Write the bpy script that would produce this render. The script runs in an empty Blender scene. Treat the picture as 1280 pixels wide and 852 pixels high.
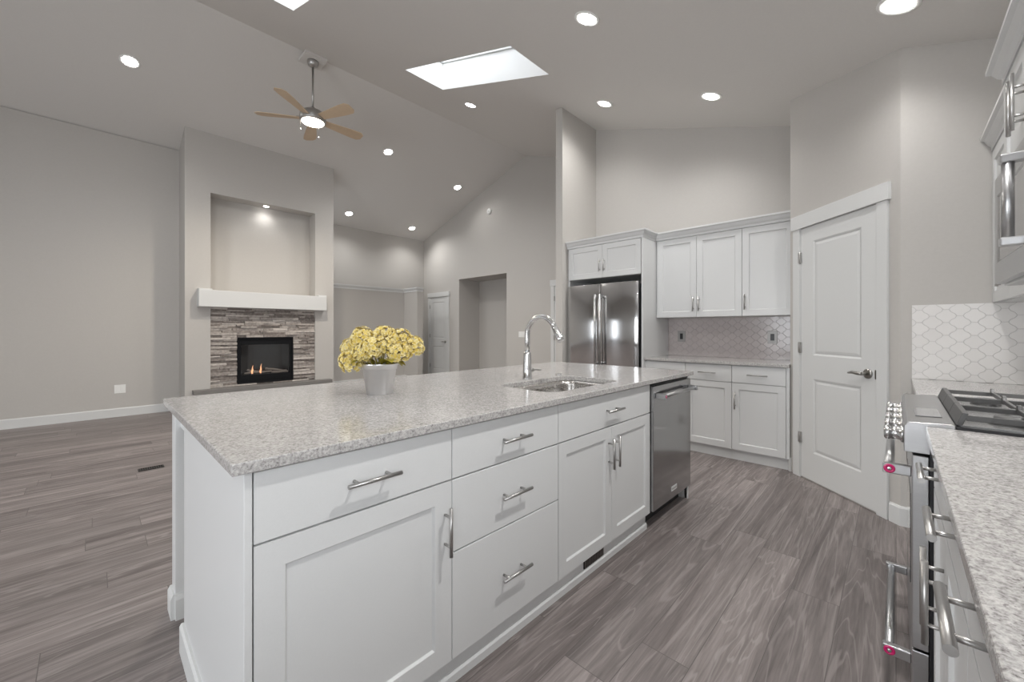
import bpy, bmesh, math, random
from mathutils import Vector, Matrix
random.seed(7)
S = bpy.context.scene
COL = S.collection

# ------------------------------------------------------------------ camera, light, exposure
CAMH = 1.21
cam = bpy.data.cameras.new('camera'); co = bpy.data.objects.new('camera', cam); COL.objects.link(co)
cam.sensor_width = 36.0; cam.lens = 36.0 * 501.5 / 1280.0
cam.shift_y = (412 - 426) / 1280.0
cam.clip_start = 0.02; cam.clip_end = 200
co.location = (0, 0, CAMH)
co.rotation_euler = (math.pi / 2, 0, math.atan2(-0.7224, 0.6915))
S.camera = co
S.view_settings.view_transform = 'Standard'; S.view_settings.look = 'None'
S.view_settings.exposure = 0.68; S.view_settings.gamma = 1.0
S.view_settings.use_curve_mapping = False
S.cycles.use_denoising = True
S.cycles.max_bounces = 10; S.cycles.diffuse_bounces = 6; S.cycles.glossy_bounces = 5; S.cycles.transparent_max_bounces = 10
S.cycles.sample_clamp_indirect = 6.0
W = bpy.data.worlds.new('sky'); S.world = W; W.use_nodes = True
WN = W.node_tree.nodes; bg = WN['Background']
bg.inputs['Color'].default_value = (0.90, 0.95, 1.0, 1); bg.inputs['Strength'].default_value = 0.85

def area(name, loc, direc, sx, sy, power, color=(1, 1, 1)):
    l = bpy.data.lights.new(name, 'AREA'); l.shape = 'RECTANGLE'; l.size = sx; l.size_y = sy
    l.energy = power; l.color = color
    o = bpy.data.objects.new(name, l); COL.objects.link(o); o.location = loc
    o.rotation_euler = Vector(direc).to_track_quat('-Z', 'Y').to_euler()
    return o
DAY = (0.93, 0.965, 1.0)
area('daylight_patio_door', (-4.75, 1.75, 1.15), (1, 0, 0), 2.1, 2.1, 100, DAY)
area('daylight_living_window', (-4.75, 6.85, 1.3), (1, 0, 0), 0.8, 2.1, 14, DAY)
area('daylight_counter_window', (-1.0, -0.98, 1.62), (0, 1, 0), 2.1, 1.1, 32, DAY)
area('daylight_near_skylight', (1.11, 3.4, 4.72), (0, 0, -1), 0.5, 1.7, 5, DAY)
area('daylight_far_skylight', (2.90, 3.4, 4.72), (0, 0, -1), 0.5, 1.7, 5, DAY)
DOWNLIGHT_W = 46.0
LAMP_COL = (1.0, 0.99, 0.97)

# ------------------------------------------------------------------ materials
def nt(name):
    m = bpy.data.materials.new(name); m.use_nodes = True
    n = m.node_tree.nodes; return m, n, m.node_tree.links, n['Principled BSDF']

def plain(name, col, rough=0.5, metal=0.0, spec=0.5, bump=0.0, bscale=300.0, coat=0.0):
    m, n, l, b = nt(name)
    b.inputs['Base Color'].default_value = (*col, 1); b.inputs['Roughness'].default_value = rough
    b.inputs['Metallic'].default_value = metal; b.inputs['Specular IOR Level'].default_value = spec
    b.inputs['Coat Weight'].default_value = coat
    tc = n.new('ShaderNodeTexCoord'); no = n.new('ShaderNodeTexNoise'); no.inputs['Scale'].default_value = bscale
    no.inputs['Detail'].default_value = 3
    l.new(tc.outputs['Object'], no.inputs['Vector'])
    hs = n.new('ShaderNodeMixRGB'); hs.inputs['Fac'].default_value = 1.0; hs.blend_type = 'MULTIPLY'
    hs.inputs['Color1'].default_value = (*col, 1)
    cr = n.new('ShaderNodeValToRGB'); cr.color_ramp.elements[0].color = (.96, .96, .96, 1); cr.color_ramp.elements[1].color = (1.02, 1.02, 1.02, 1)
    l.new(no.outputs['Fac'], cr.inputs['Fac']); l.new(cr.outputs['Color'], hs.inputs['Color2'])
    l.new(hs.outputs['Color'], b.inputs['Base Color'])
    if bump > 0:
        bp = n.new('ShaderNodeBump'); bp.inputs['Strength'].default_value = bump; bp.inputs['Distance'].default_value = 0.002
        l.new(no.outputs['Fac'], bp.inputs['Height']); l.new(bp.outputs['Normal'], b.inputs['Normal'])
    return m

def brushed(name, col, rough, axis_scale, aniso=0):
    m, n, l, b = nt(name)
    b.inputs['Metallic'].default_value = 1.0
    tc = n.new('ShaderNodeTexCoord'); mp = n.new('ShaderNodeMapping'); mp.inputs['Scale'].default_value = axis_scale
    no = n.new('ShaderNodeTexNoise'); no.inputs['Scale'].default_value = 6; no.inputs['Detail'].default_value = 4
    l.new(tc.outputs['Object'], mp.inputs['Vector']); l.new(mp.outputs['Vector'], no.inputs['Vector'])
    cr = n.new('ShaderNodeValToRGB')
    cr.color_ramp.elements[0].color = (*[c * .9 for c in col], 1); cr.color_ramp.elements[1].color = (*[min(1, c * 1.08) for c in col], 1)
    l.new(no.outputs['Fac'], cr.inputs['Fac']); l.new(cr.outputs['Color'], b.inputs['Base Color'])
    mr = n.new('ShaderNodeMapRange'); mr.inputs['To Min'].default_value = rough * .8; mr.inputs['To Max'].default_value = rough * 1.25
    l.new(no.outputs['Fac'], mr.inputs['Value']); l.new(mr.outputs['Result'], b.inputs['Roughness'])
    if aniso:
        b.inputs['Anisotropic'].default_value = aniso; tg = n.new('ShaderNodeTangent'); tg.direction_type = 'RADIAL'; tg.axis = 'Z'
        l.new(tg.outputs[0], b.inputs['Tangent'])
    return m

def emis(name, col, strength):
    m, n, l, b = nt(name)
    b.inputs['Base Color'].default_value = (*col, 1)
    b.inputs['Emission Color'].default_value = (*col, 1); b.inputs['Emission Strength'].default_value = strength
    return m

def glass(name, gloss=0.07, tint=(1, 1, 1)):
    m, n, l, b = nt(name); n.remove(b)
    t = n.new('ShaderNodeBsdfTransparent'); t.inputs['Color'].default_value = (*tint, 1)
    g = n.new('ShaderNodeBsdfGlossy'); g.inputs['Roughness'].default_value = 0.02
    mx = n.new('ShaderNodeMixShader'); mx.inputs['Fac'].default_value = gloss
    l.new(t.outputs[0], mx.inputs[1]); l.new(g.outputs[0], mx.inputs[2]); l.new(mx.outputs[0], n['Material Output'].inputs['Surface'])
    return m

def m_floor():
    m, n, l, b = nt('vinyl_plank_floor')
    ge = n.new('ShaderNodeNewGeometry')
    br = n.new('ShaderNodeTexBrick'); br.offset = 0.0; br.offset_frequency = 1
    br.inputs['Scale'].default_value = 1; br.inputs['Brick Width'].default_value = 1.22; br.inputs['Row Height'].default_value = 0.178
    br.inputs['Mortar Size'].default_value = 0.0016; br.inputs['Mortar Smooth'].default_value = 0.3; br.inputs['Bias'].default_value = 0
    br.inputs['Color1'].default_value = (0, 0, 0, 1); br.inputs['Color2'].default_value = (1, 1, 1, 1); br.inputs['Mortar'].default_value = (.5, .5, .5, 1)
    # every row of planks starts at its own random point
    sx = n.new('ShaderNodeSeparateXYZ'); l.new(ge.outputs['Position'], sx.inputs[0])
    dv = n.new('ShaderNodeMath'); dv.operation = 'DIVIDE'; dv.inputs[1].default_value = .178; l.new(sx.outputs['Y'], dv.inputs[0])
    fl = n.new('ShaderNodeMath'); fl.operation = 'FLOOR'; l.new(dv.outputs[0], fl.inputs[0])
    wn = n.new('ShaderNodeTexWhiteNoise'); wn.noise_dimensions = '1D'; l.new(fl.outputs[0], wn.inputs['W'])
    xa = n.new('ShaderNodeMath'); xa.operation = 'MULTIPLY_ADD'; xa.inputs[1].default_value = 1.22; l.new(wn.outputs['Value'], xa.inputs[0]); l.new(sx.outputs['X'], xa.inputs[2])
    cx = n.new('ShaderNodeCombineXYZ'); l.new(xa.outputs[0], cx.inputs['X']); l.new(sx.outputs['Y'], cx.inputs['Y'])
    l.new(cx.outputs[0], br.inputs['Vector'])
    # every plank shifts its own grain
    sh = n.new('ShaderNodeVectorMath'); sh.operation = 'MULTIPLY_ADD'; sh.inputs[1].default_value = (37, 17, 9)
    l.new(br.outputs['Color'], sh.inputs[0]); l.new(ge.outputs['Position'], sh.inputs[2])
    def noise(scale, detail, rough, dist, sc=1.0):
        mp = n.new('ShaderNodeMapping'); mp.inputs['Scale'].default_value = scale; l.new(sh.outputs[0], mp.inputs['Vector'])
        no = n.new('ShaderNodeTexNoise'); no.inputs['Scale'].default_value = sc; no.inputs['Detail'].default_value = detail
        no.inputs['Roughness'].default_value = rough; no.inputs['Distortion'].default_value = dist
        l.new(mp.outputs[0], no.inputs['Vector']); return no
    broad = noise((0.55, 9.0, 1), 4, .62, 1.0)
    fine = noise((4.0, 75.0, 1), 5, .65, 0.6)
    ring = noise((0.42, 6.5, 1), 3, .5, 1.3)
    # cathedral lines: contour bands of a stretched noise
    mu = n.new('ShaderNodeMath'); mu.operation = 'MULTIPLY'; mu.inputs[1].default_value = 55; l.new(ring.outputs['Fac'], mu.inputs[0])
    si = n.new('ShaderNodeMath'); si.operation = 'SINE'; l.new(mu.outputs[0], si.inputs[0])
    r1 = n.new('ShaderNodeValToRGB'); e = r1.color_ramp.elements
    e[0].position = .28; e[0].color = (.116, .097, .093, 1); e[1].position = .74; e[1].color = (.305, .268, .258, 1)
    l.new(broad.outputs['Fac'], r1.inputs['Fac'])
    r2 = n.new('ShaderNodeValToRGB'); e = r2.color_ramp.elements
    e[0].position = .3; e[0].color = (.70, .70, .70, 1); e[1].position = .72; e[1].color = (1.28, 1.28, 1.28, 1)
    l.new(fine.outputs['Fac'], r2.inputs['Fac'])
    m1 = n.new('ShaderNodeMixRGB'); m1.blend_type = 'MULTIPLY'; m1.inputs['Fac'].default_value = 1
    l.new(r1.outputs[0], m1.inputs['Color1']); l.new(r2.outputs[0], m1.inputs['Color2'])
    r3 = n.new('ShaderNodeValToRGB'); e = r3.color_ramp.elements
    e[0].position = .80; e[0].color = (0, 0, 0, 1); e[1].position = 1.0; e[1].color = (1, 1, 1, 1)
    l.new(si.outputs[0], r3.inputs['Fac'])
    mfac = n.new('ShaderNodeMath'); mfac.operation = 'MULTIPLY'
    l.new(r3.outputs[0], mfac.inputs[0]); mfac.inputs[1].default_value = .34
    m2 = n.new('ShaderNodeMixRGB'); l.new(mfac.outputs[0], m2.inputs['Fac'])
    l.new(m1.outputs[0], m2.inputs['Color1']); m2.inputs['Color2'].default_value = (.40, .36, .347, 1)
    tone = n.new('ShaderNodeMapRange'); tone.inputs['To Min'].default_value = .86; tone.inputs['To Max'].default_value = 1.12
    l.new(br.outputs['Color'], tone.inputs['Value'])
    m3 = n.new('ShaderNodeVectorMath'); m3.operation = 'SCALE'
    l.new(m2.outputs[0], m3.inputs[0]); l.new(tone.outputs[0], m3.inputs['Scale'])
    m4 = n.new('ShaderNodeMixRGB'); l.new(br.outputs['Fac'], m4.inputs['Fac']); l.new(m3.outputs[0], m4.inputs['Color1'])
    m4.inputs['Color2'].default_value = (.10, .088, .083, 1)
    l.new(m4.outputs[0], b.inputs['Base Color'])
    b.inputs['Roughness'].default_value = 0.42; b.inputs['Specular IOR Level'].default_value = 0.4
    bp = n.new('ShaderNodeBump'); bp.inputs['Strength'].default_value = .25; bp.inputs['Distance'].default_value = .001
    l.new(fine.outputs['Fac'], bp.inputs['Height']); l.new(bp.outputs[0], b.inputs['Normal'])
    return m

def m_granite():
    m, n, l, b = nt('speckled_quartz')
    ge = n.new('ShaderNodeNewGeometry')
    def no(scale, detail, rough=.6, dist=0.0):
        t = n.new('ShaderNodeTexNoise'); t.inputs['Scale'].default_value = scale; t.inputs['Detail'].default_value = detail
        t.inputs['Roughness'].default_value = rough; t.inputs['Distortion'].default_value = dist
        l.new(ge.outputs['Position'], t.inputs['Vector']); return t
    a = no(135, 4, .7, .3); c = no(22, 3); d = no(170, 3, .6, .3)
    r = n.new('ShaderNodeValToRGB'); e = r.color_ramp.elements
    e[0].position = .30; e[0].color = (.155, .145, .144, 1); e[1].position = .66; e[1].color = (.60, .588, .577, 1)
    x = r.color_ramp.elements.new(.42); x.color = (.345, .333, .328, 1)
    x = r.color_ramp.elements.new(.52); x.color = (.46, .45, .443, 1)
    l.new(a.outputs['Fac'], r.inputs['Fac'])
    r2 = n.new('ShaderNodeValToRGB'); e = r2.color_ramp.elements
    e[0].position = .35; e[0].color = (.93, .925, .92, 1); e[1].position = .65; e[1].color = (1.05, 1.04, 1.03, 1)
    l.new(c.outputs['Fac'], r2.inputs['Fac'])
    mx = n.new('ShaderNodeMixRGB'); mx.blend_type = 'MULTIPLY'; mx.inputs['Fac'].default_value = 1
    l.new(r.outputs[0], mx.inputs['Color1']); l.new(r2.outputs[0], mx.inputs['Color2'])
    r3 = n.new('ShaderNodeValToRGB'); e = r3.color_ramp.elements
    e[0].position = .31; e[0].color = (1, 1, 1, 1); e[1].position = .38; e[1].color = (0, 0, 0, 1)
    l.new(d.outputs['Fac'], r3.inputs['Fac'])
    mm = n.new('ShaderNodeMath'); mm.operation = 'MULTIPLY'; mm.inputs[1].default_value = .75; l.new(r3.outputs[0], mm.inputs[0])
    m2 = n.new('ShaderNodeMixRGB'); l.new(mm.outputs[0], m2.inputs['Fac']); l.new(mx.outputs[0], m2.inputs['Color1'])
    m2.inputs['Color2'].default_value = (.16, .14, .145, 1)
    l.new(m2.outputs[0], b.inputs['Base Color'])
    b.inputs['Roughness'].default_value = .13; b.inputs['Specular IOR Level'].default_value = .5
    return m

def m_attr(name, attr, c0, c1, rough, nscale=40, namt=.35, bump=.4):
    """colour varies from piece to piece (attribute) and by noise"""
    m, n, l, b = nt(name)
    at = n.new('ShaderNodeAttribute'); at.attribute_name = attr
    tc = n.new('ShaderNodeTexCoord'); no = n.new('ShaderNodeTexNoise'); no.inputs['Scale'].default_value = nscale; no.inputs['Detail'].default_value = 5
    l.new(tc.outputs['Object'], no.inputs['Vector'])
    mr = n.new('ShaderNodeMapRange'); mr.inputs['From Min'].default_value = .3; mr.inputs['From Max'].default_value = .7
    mr.inputs['To Min'].default_value = -namt; mr.inputs['To Max'].default_value = namt
    l.new(no.outputs['Fac'], mr.inputs['Value'])
    ad = n.new('ShaderNodeMath'); ad.operation = 'ADD'; ad.use_clamp = True
    l.new(at.outputs['Fac'], ad.inputs[0]); l.new(mr.outputs[0], ad.inputs[1])
    mx = n.new('ShaderNodeMixRGB'); mx.inputs['Color1'].default_value = (*c0, 1); mx.inputs['Color2'].default_value = (*c1, 1)
    l.new(ad.outputs[0], mx.inputs['Fac']); l.new(mx.outputs[0], b.inputs['Base Color'])
    b.inputs['Roughness'].default_value = rough
    if bump:
        bp = n.new('ShaderNodeBump'); bp.inputs['Strength'].default_value = bump; bp.inputs['Distance'].default_value = .004
        l.new(no.outputs['Fac'], bp.inputs['Height']); l.new(bp.outputs[0], b.inputs['Normal'])
    return m

M = {}
M['wall'] = plain('greige_wall_paint', (.508, .488, .463), .75, bump=.25, bscale=55)
M['ceil'] = plain('greige_ceiling_paint', (.678, .657, .632), .85, bump=.2, bscale=70)
M['white'] = plain('white_trim_paint', (.655, .66, .655), .38)
M['cab'] = plain('white_cabinet_lacquer', (.66, .665, .665), .33)
M['carcass'] = plain('white_melamine', (.62, .62, .61), .5)
M['shaft'] = plain('white_shaft_paint', (.86, .86, .85), .7)
M['floor'] = m_floor()
M['granite'] = m_granite()
M['nickel'] = plain('brushed_nickel', (.47, .46, .45), .36, 1.0)
M['dark_nickel'] = plain('dark_satin_nickel', (.33, .32, .30), .33, 1.0)
M['chrome'] = plain('polished_chrome', (.62, .62, .62), .2, 1.0)
M['steel'] = brushed('stainless_steel_vertical', (.62, .62, .625), .14, (1, 1, 160), .6)
M['dsteel'] = brushed('stainless_steel_grey', (.40, .40, .405), .11, (1, 1, 60))
M['lsteel'] = brushed('stainless_steel_light', (.50, .50, .505), .3, (1, 1, 90))
M['sink'] = brushed('stainless_sink', (.52, .50, .48), .26, (4, 40, 40))
M['black'] = plain('black_enamel', (.012, .012, .014), .35)
M['mblack'] = plain('black_metal_frame', (.006, .0065, .008), .6, spec=.2)
M['iron'] = plain('cast_iron', (.085, .084, .084), .42, .3, bump=.3, bscale=400)
M['bglass'] = plain('black_glass', (.03, .03, .033), .06, coat=.5)
M['mglass'] = plain('grey_oven_glass', (.16, .16, .165), .1, coat=.5)
M['red'] = plain('magenta_enamel', (.55, .012, .13), .25)
M['plate'] = plain('white_plastic', (.82, .82, .80), .35)
M['galv'] = plain('galvanised_metal', (.80, .80, .81), .30, 1.0, bump=.12, bscale=50)
M['maple'] = brushed('maple_veneer', (.58, .44, .30), .45, (3, 3, 3)); M['maple'].node_tree.nodes['Principled BSDF'].inputs['Metallic'].default_value = 0
M['glass'] = glass('clear_glass')
M['fglass'] = glass('smoked_fire_glass', .07, (.80, .80, .81))
M['lens'] = emis('lit_lamp_lens', (1.0, .97, .93), 14.0)
M['fanlens'] = emis('lit_fan_lens', (1.0, .90, .74), 5.0)
M['flame'] = emis('gas_flame', (1.0, .48, .24), 1.1)
M['stone'] = m_attr('ledger_stone', 'tone', (.20, .172, .155), (.60, .55, .51), .85, 30, .25, .8)
M['mortar'] = plain('dark_stone_gap', (.05, .045, .042), .9)
M['hearth'] = plain('grey_hearth_slab', (.20, .19, .18), .7, bump=.4, bscale=120)
M['tile_pink'] = m_attr('blush_ceramic_tile', 'tone', (.545, .495, .49), (.575, .525, .518), .16, 6, .2, 0)
M['tile_white'] = m_attr('white_ceramic_tile', 'tone', (.76, .745, .73), (.80, .785, .77), .12, 6, .2, 0)
M['grout_pink'] = plain('blush_grout', (.40, .355, .35), .8)
M['grout_white'] = plain('white_grout', (.58, .56, .55), .8)
M['petal'] = m_attr('yellow_petal', 'tone', (.56, .41, .06), (.84, .77, .47), .55, 60, .1, 0)
M['leaf'] = plain('olive_leaf', (.33, .28, .03), .5)
M['log'] = plain('ceramic_log', (.42, .37, .31), .9, bump=.8, bscale=40)
M['recess_shade'] = plain('dark_recess', (.02, .02, .02), .7)  # near-black colour stands in for shade in the toe recess and floor vent
M['vent'] = plain('bronze_vent', (.045, .04, .038), .45, .5)

# ------------------------------------------------------------------ mesh helpers
class MB:
    """collects shapes; M maps local (u, w, v) to the world when a frame is given"""
    def __init__(s, fr=None): s.v = []; s.f = []; s.sm = []; s.mi = []; s.tone = []; s.fr = fr; s.t = 0.5
    def P(s, p):
        return s.fr(p) if s.fr else tuple(p)
    def add(s, vs, fs, smooth=False, mi=0):
        k = len(s.v); s.v += [s.P(p) for p in vs]; s.tone += [s.t] * len(vs)
        for f in fs: s.f.append([i + k for i in f]); s.sm.append(smooth); s.mi.append(mi)
    def box(s, a0, a1, b0, b1, c0, c1, mi=0):
        s.add([(a0, b0, c0), (a1, b0, c0), (a1, b1, c0), (a0, b1, c0), (a0, b0, c1), (a1, b0, c1), (a1, b1, c1), (a0, b1, c1)],
              [(0, 3, 2, 1), (4, 5, 6, 7), (0, 1, 5, 4), (1, 2, 6, 5), (2, 3, 7, 6), (3, 0, 4, 7)], mi=mi)
    def hexa(s, bot, top, mi=0):
        s.add(list(bot) + list(top), [(3, 2, 1, 0), (4, 5, 6, 7), (0, 1, 5, 4), (1, 2, 6, 5), (2, 3, 7, 6), (3, 0, 4, 7)], mi=mi)
    def prism(s, poly, fn, mi=0, smooth=False):
        """poly 2D points, fn(p, k) -> 3D point at end k = 0/1"""
        n = len(poly); vs = [fn(p, 0) for p in poly] + [fn(p, 1) for p in poly]
        s.add(vs, [list(range(n))[::-1], list(range(n, 2 * n))], mi=mi)
        k = len(s.v) - 2 * n
        for i in range(n):
            j = (i + 1) % n; s.f.append([k + i, k + j, k + n + j, k + n + i]); s.sm.append(smooth); s.mi.append(mi)
    def tube(s, pts, r, n=12, cap=True, mi=0):
        pts = [Vector(p) for p in pts]; R = r if isinstance(r, (list, tuple)) else [r] * len(pts)
        vs = []; fs = []; prev = None
        for i, p in enumerate(pts):
            d = (pts[min(i + 1, len(pts) - 1)] - pts[max(i - 1, 0)]).normalized()
            if prev is None:
                a = d.orthogonal().normalized()
            else:
                a = (prev - d * prev.dot(d)).normalized()
            prev = a; b = d.cross(a)
            for k in range(n):
                t = 2 * math.pi * k / n; vs.append(p + (a * math.cos(t) + b * math.sin(t)) * R[i])
        for i in range(len(pts) - 1):
            for k in range(n):
                k2 = (k + 1) % n; fs.append((i * n + k, i * n + k2, (i + 1) * n + k2, (i + 1) * n + k))
        s.add(vs, fs, True, mi)
        if cap:
            k = len(s.v) - len(vs)
            s.f.append([k + i for i in range(n)][::-1]); s.sm.append(False); s.mi.append(mi)
            e = k + (len(pts) - 1) * n; s.f.append([e + i for i in range(n)]); s.sm.append(False); s.mi.append(mi)
    def lathe(s, prof, c=(0, 0, 0), n=32, ax=None, mi=0, closed=False):
        """prof [(r, h)], around the z axis at c (or axes ax=(a, b, up))"""
        A, B, Uq = ax or (Vector((1, 0, 0)), Vector((0, 1, 0)), Vector((0, 0, 1))); c = Vector(c)
        vs = []; fs = []
        for r, h in prof:
            for k in range(n):
                t = 2 * math.pi * k / n; vs.append(c + (A * math.cos(t) + B * math.sin(t)) * r + Uq * h)
        m = len(prof)
        for i in range(m if closed else m - 1):
            for k in range(n):
                k2 = (k + 1) % n; i2 = (i + 1) % m; fs.append((i * n + k, i * n + k2, i2 * n + k2, i2 * n + k))
        s.add(vs, fs, True, mi)
        if not closed:
            k = len(s.v) - len(vs)
            if prof[0][0] > 1e-4: s.f.append([k + i for i in range(n)][::-1]); s.sm.append(False); s.mi.append(mi)
            if prof[-1][0] > 1e-4: s.f.append([k + (m - 1) * n + i for i in range(n)]); s.sm.append(False); s.mi.append(mi)
    def panels(s, u0, u1, v0, v1, w0, t, holes, recess=.008, slope=.005, field=None):
        """slab from depth w0 to w0+t with recessed panels (all share one u range); order (u, w, v)"""
        wf = w0 + t; hu0, hu1 = holes[0][0], holes[0][1]
        q = lambda a, b, c, d: s.add([a, b, c, d], [(0, 1, 2, 3)])
        P = lambda u, v, w: (u, w, v)
        q(P(u0, v0, w0), P(u0, v1, w0), P(u1, v1, w0), P(u1, v0, w0))
        for (a, b, c, d) in ((u0, v0, u1, v0), (u1, v0, u1, v1), (u1, v1, u0, v1), (u0, v1, u0, v0)):
            q(P(a, b, w0), P(c, d, w0), P(c, d, wf), P(a, b, wf))
        zs = [v0] + [z for h in sorted(holes, key=lambda h: h[2]) for z in (h[2], h[3])] + [v1]
        us = [u0, hu0, hu1, u1]
        for i in range(len(zs) - 1):
            for k in range(3):
                if k == 1 and i % 2 == 1: continue
                q(P(us[k], zs[i], wf), P(us[k + 1], zs[i], wf), P(us[k + 1], zs[i + 1], wf), P(us[k], zs[i + 1], wf))
        for (a, b, c, d) in holes:
            rings = [(0, wf), (slope, wf - recess)]
            if field: rings += [(slope + field[0], wf - recess), (slope + field[0] + field[1], wf - recess + field[2])]
            R = [[P(a + i, c + i, w), P(b - i, c + i, w), P(b - i, d - i, w), P(a + i, d - i, w)] for i, w in rings]
            for r0, r1 in zip(R, R[1:]):
                for k in range(4): q(r0[k], r0[(k + 1) % 4], r1[(k + 1) % 4], r1[k])
            q(*R[-1])
    def sweep(s, path, prof, mi=0):
        """closed profile [(offset, z)] along plan polyline path, offset to the left of travel, mitred"""
        n = len(path); pp = [Vector((p[0], p[1])) for p in path]; rows = []
        for i, p in enumerate(pp):
            d0 = (p - pp[i - 1]).normalized() if i else (pp[1] - p).normalized()
            d1 = (pp[i + 1] - p).normalized() if i < n - 1 else d0
            n0 = Vector((-d0.y, d0.x)); n1 = Vector((-d1.y, d1.x)); b = (n0 + n1)
            b = b / max(b.dot(n0), 1e-3)
            rows.append([(p.x + b.x * o, p.y + b.y * o, z) for o, z in prof])
        m = len(prof); vs = [q for r in rows for q in r]; fs = []
        for i in range(n - 1):
            for k in range(m):
                k2 = (k + 1) % m; fs.append((i * m + k, i * m + k2, (i + 1) * m + k2, (i + 1) * m + k))
        fs.append(list(range(m))[::-1]); fs.append([(n - 1) * m + k for k in range(m)])
        s.add(vs, fs, mi=mi)

def frame(o, du, dn):
    o = Vector(o); du = Vector(du); dn = Vector(dn); up = Vector((0, 0, 1))
    return lambda p: tuple(o + du * p[0] + dn * p[1] + up * p[2])

ORG = {}
def build(name, mb, mat, parent=None, bevel=0.0, loc=None, bseg=2, fixn=True):
    """one mesh object; verts are world coordinates, stored relative to the thing's origin"""
    org = Vector(ORG[parent.name]) if parent is not None else Vector(loc or (0, 0, 0))
    me = bpy.data.meshes.new(name)
    me.from_pydata([tuple(Vector(v) - org) for v in mb.v], [], mb.f)
    mats = mat if isinstance(mat, (list, tuple)) else [mat]
    for q in mats: me.materials.append(q)
    me.polygons.foreach_set('use_smooth', mb.sm); me.polygons.foreach_set('material_index', mb.mi)
    at = me.attributes.new('tone', 'FLOAT', 'POINT'); at.data.foreach_set('value', mb.tone)
    bm = bmesh.new(); bm.from_mesh(me)
    bmesh.ops.remove_doubles(bm, verts=bm.verts, dist=1e-5)
    if fixn: bmesh.ops.recalc_face_normals(bm, faces=bm.faces)
    bm.to_mesh(me); bm.free(); me.update()
    o = bpy.data.objects.new(name, me); COL.objects.link(o)
    if parent is not None: o.parent = parent
    else: o.location = org
    ORG[o.name] = tuple(org)
    if bevel:
        bv = o.modifiers.new('edge', 'BEVEL'); bv.width = bevel; bv.segments = bseg; bv.limit_method = 'ANGLE'; bv.angle_limit = math.radians(40)
        bv.harden_normals = False
    return o

def thing(name, label, cat, loc=(0, 0, 0), group=None):
    o = bpy.data.objects.new(name, None); COL.objects.link(o); o.location = loc; o.empty_display_size = .1
    o['label'] = label; o['category'] = cat
    if group: o['group'] = group
    ORG[o.name] = tuple(loc); return o
def tag(o, label, cat, group=None):
    o['label'] = label; o['category'] = cat
    if group: o['group'] = group
    return o
def struct(o): o['kind'] = 'structure'; return o
def sthing(name, loc):
    o = bpy.data.objects.new(name, None); COL.objects.link(o); o.location = loc; o['kind'] = 'structure'; ORG[o.name] = tuple(loc); return o
def B(*a, fr=None, mi=0):
    m = MB(fr); m.box(*a, mi=mi); return m

# ------------------------------------------------------------------ the shell
RZ, RY, SL = 4.72, 5.4, .326
def zc(y): return RZ - SL * abs(y - RY)
XW0, XG, XF = -4.5, 6.04, 4.72          # patio wall, gable wall, fridge wall
YR, YL, YB = -.715, 7.83, 9.0           # range wall, living wall, back wall

struct(build('floor', B(-4.6, 7.3, -.85, 9.15, -.1, 0), M['floor']))

# ceiling: two slopes with two skylight shafts through the kitchen slope
def ceiling():
    xs = [-4.62, .85, 1.37, 2.62, 3.18, 7.3]; ys = [-.85, 2.53, 4.30, RY, 9.15]; mb = MB(); T = .34
    hole = {(1, 1), (3, 1)}
    z = lambda x, y, k: (x, y, zc(y) + (T if k else 0))
    for i in range(5):
        for j in range(4):
            c = [(xs[i], ys[j]), (xs[i + 1], ys[j]), (xs[i + 1], ys[j + 1]), (xs[i], ys[j + 1])]
            if (i, j) in hole:
                for k in range(4):
                    a, b = c[k], c[(k + 1) % 4]
                    mb.add([z(*a, 0), z(*b, 0), z(*b, 1), z(*a, 1)], [(0, 1, 2, 3)], mi=1)
            else:
                mb.add([z(*p, 0) for p in c], [(0, 3, 2, 1)]); mb.add([z(*p, 1) for p in c], [(0, 1, 2, 3)])
    o = build('ceiling', mb, [M['ceil'], M['shaft']], fixn=False); struct(o)
ceiling()
for k, (x0, x1) in enumerate(((.85, 1.37), (2.62, 3.18))):
    y0, y1 = 2.53, 4.30; w = sthing('window_%d' % (k + 1), ((x0 + x1) / 2, 3.4, zc(3.4) + .34))
    f = MB(); q = lambda x, y, d: (x, y, zc(y) + .342 + d)
    for (a0, a1, b0, b1) in ((x0 - .06, x1 + .06, y0 - .06, y0 + .02), (x0 - .06, x1 + .06, y1 - .02, y1 + .06), (x0 - .06, x0 + .02, y0 + .02, y1 - .02), (x1 - .02, x1 + .06, y0 + .02, y1 - .02)):
        f.hexa([q(a0, b0, 0), q(a1, b0, 0), q(a1, b1, 0), q(a0, b1, 0)], [q(a0, b0, .05), q(a1, b0, .05), q(a1, b1, .05), q(a0, b1, .05)])
    build('frame', f, M['white'], w)
    g = MB(); a0, a1, b0, b1 = x0 + .02, x1 - .02, y0 + .02, y1 - .02
    g.hexa([q(a0, b0, .02), q(a1, b0, .02), q(a1, b1, .02), q(a0, b1, .02)], [q(a0, b0, .026), q(a1, b0, .026), q(a1, b1, .026), q(a0, b1, .026)])
    build('pane', g, M['glass'], w)

def wall_x(x0, x1, poly):  # slab between x0 and x1 with outline in (y, z)
    m = MB(); m.prism(poly, lambda p, k: ((x1 if k else x0), p[0], p[1])); return m
def wall_y(y0, y1, poly):
    m = MB(); m.prism(poly, lambda p, k: (p[0], (y1 if k else y0), p[1])); return m
E = -.012
def zt(y): return zc(y) + E + .02
# living room wall (left of the fireplace), seen face on
struct(build('wall_left', B(XW0 - .1, .95, YL, YL + .12, 0, zt(YL + .12) + .02), M['wall']))
# upper wall right of the fireplace
struct(build('wall_back', B(2.85, 6.16, YB, YB + .12, 0, zt(YB)), M['wall']))
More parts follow.
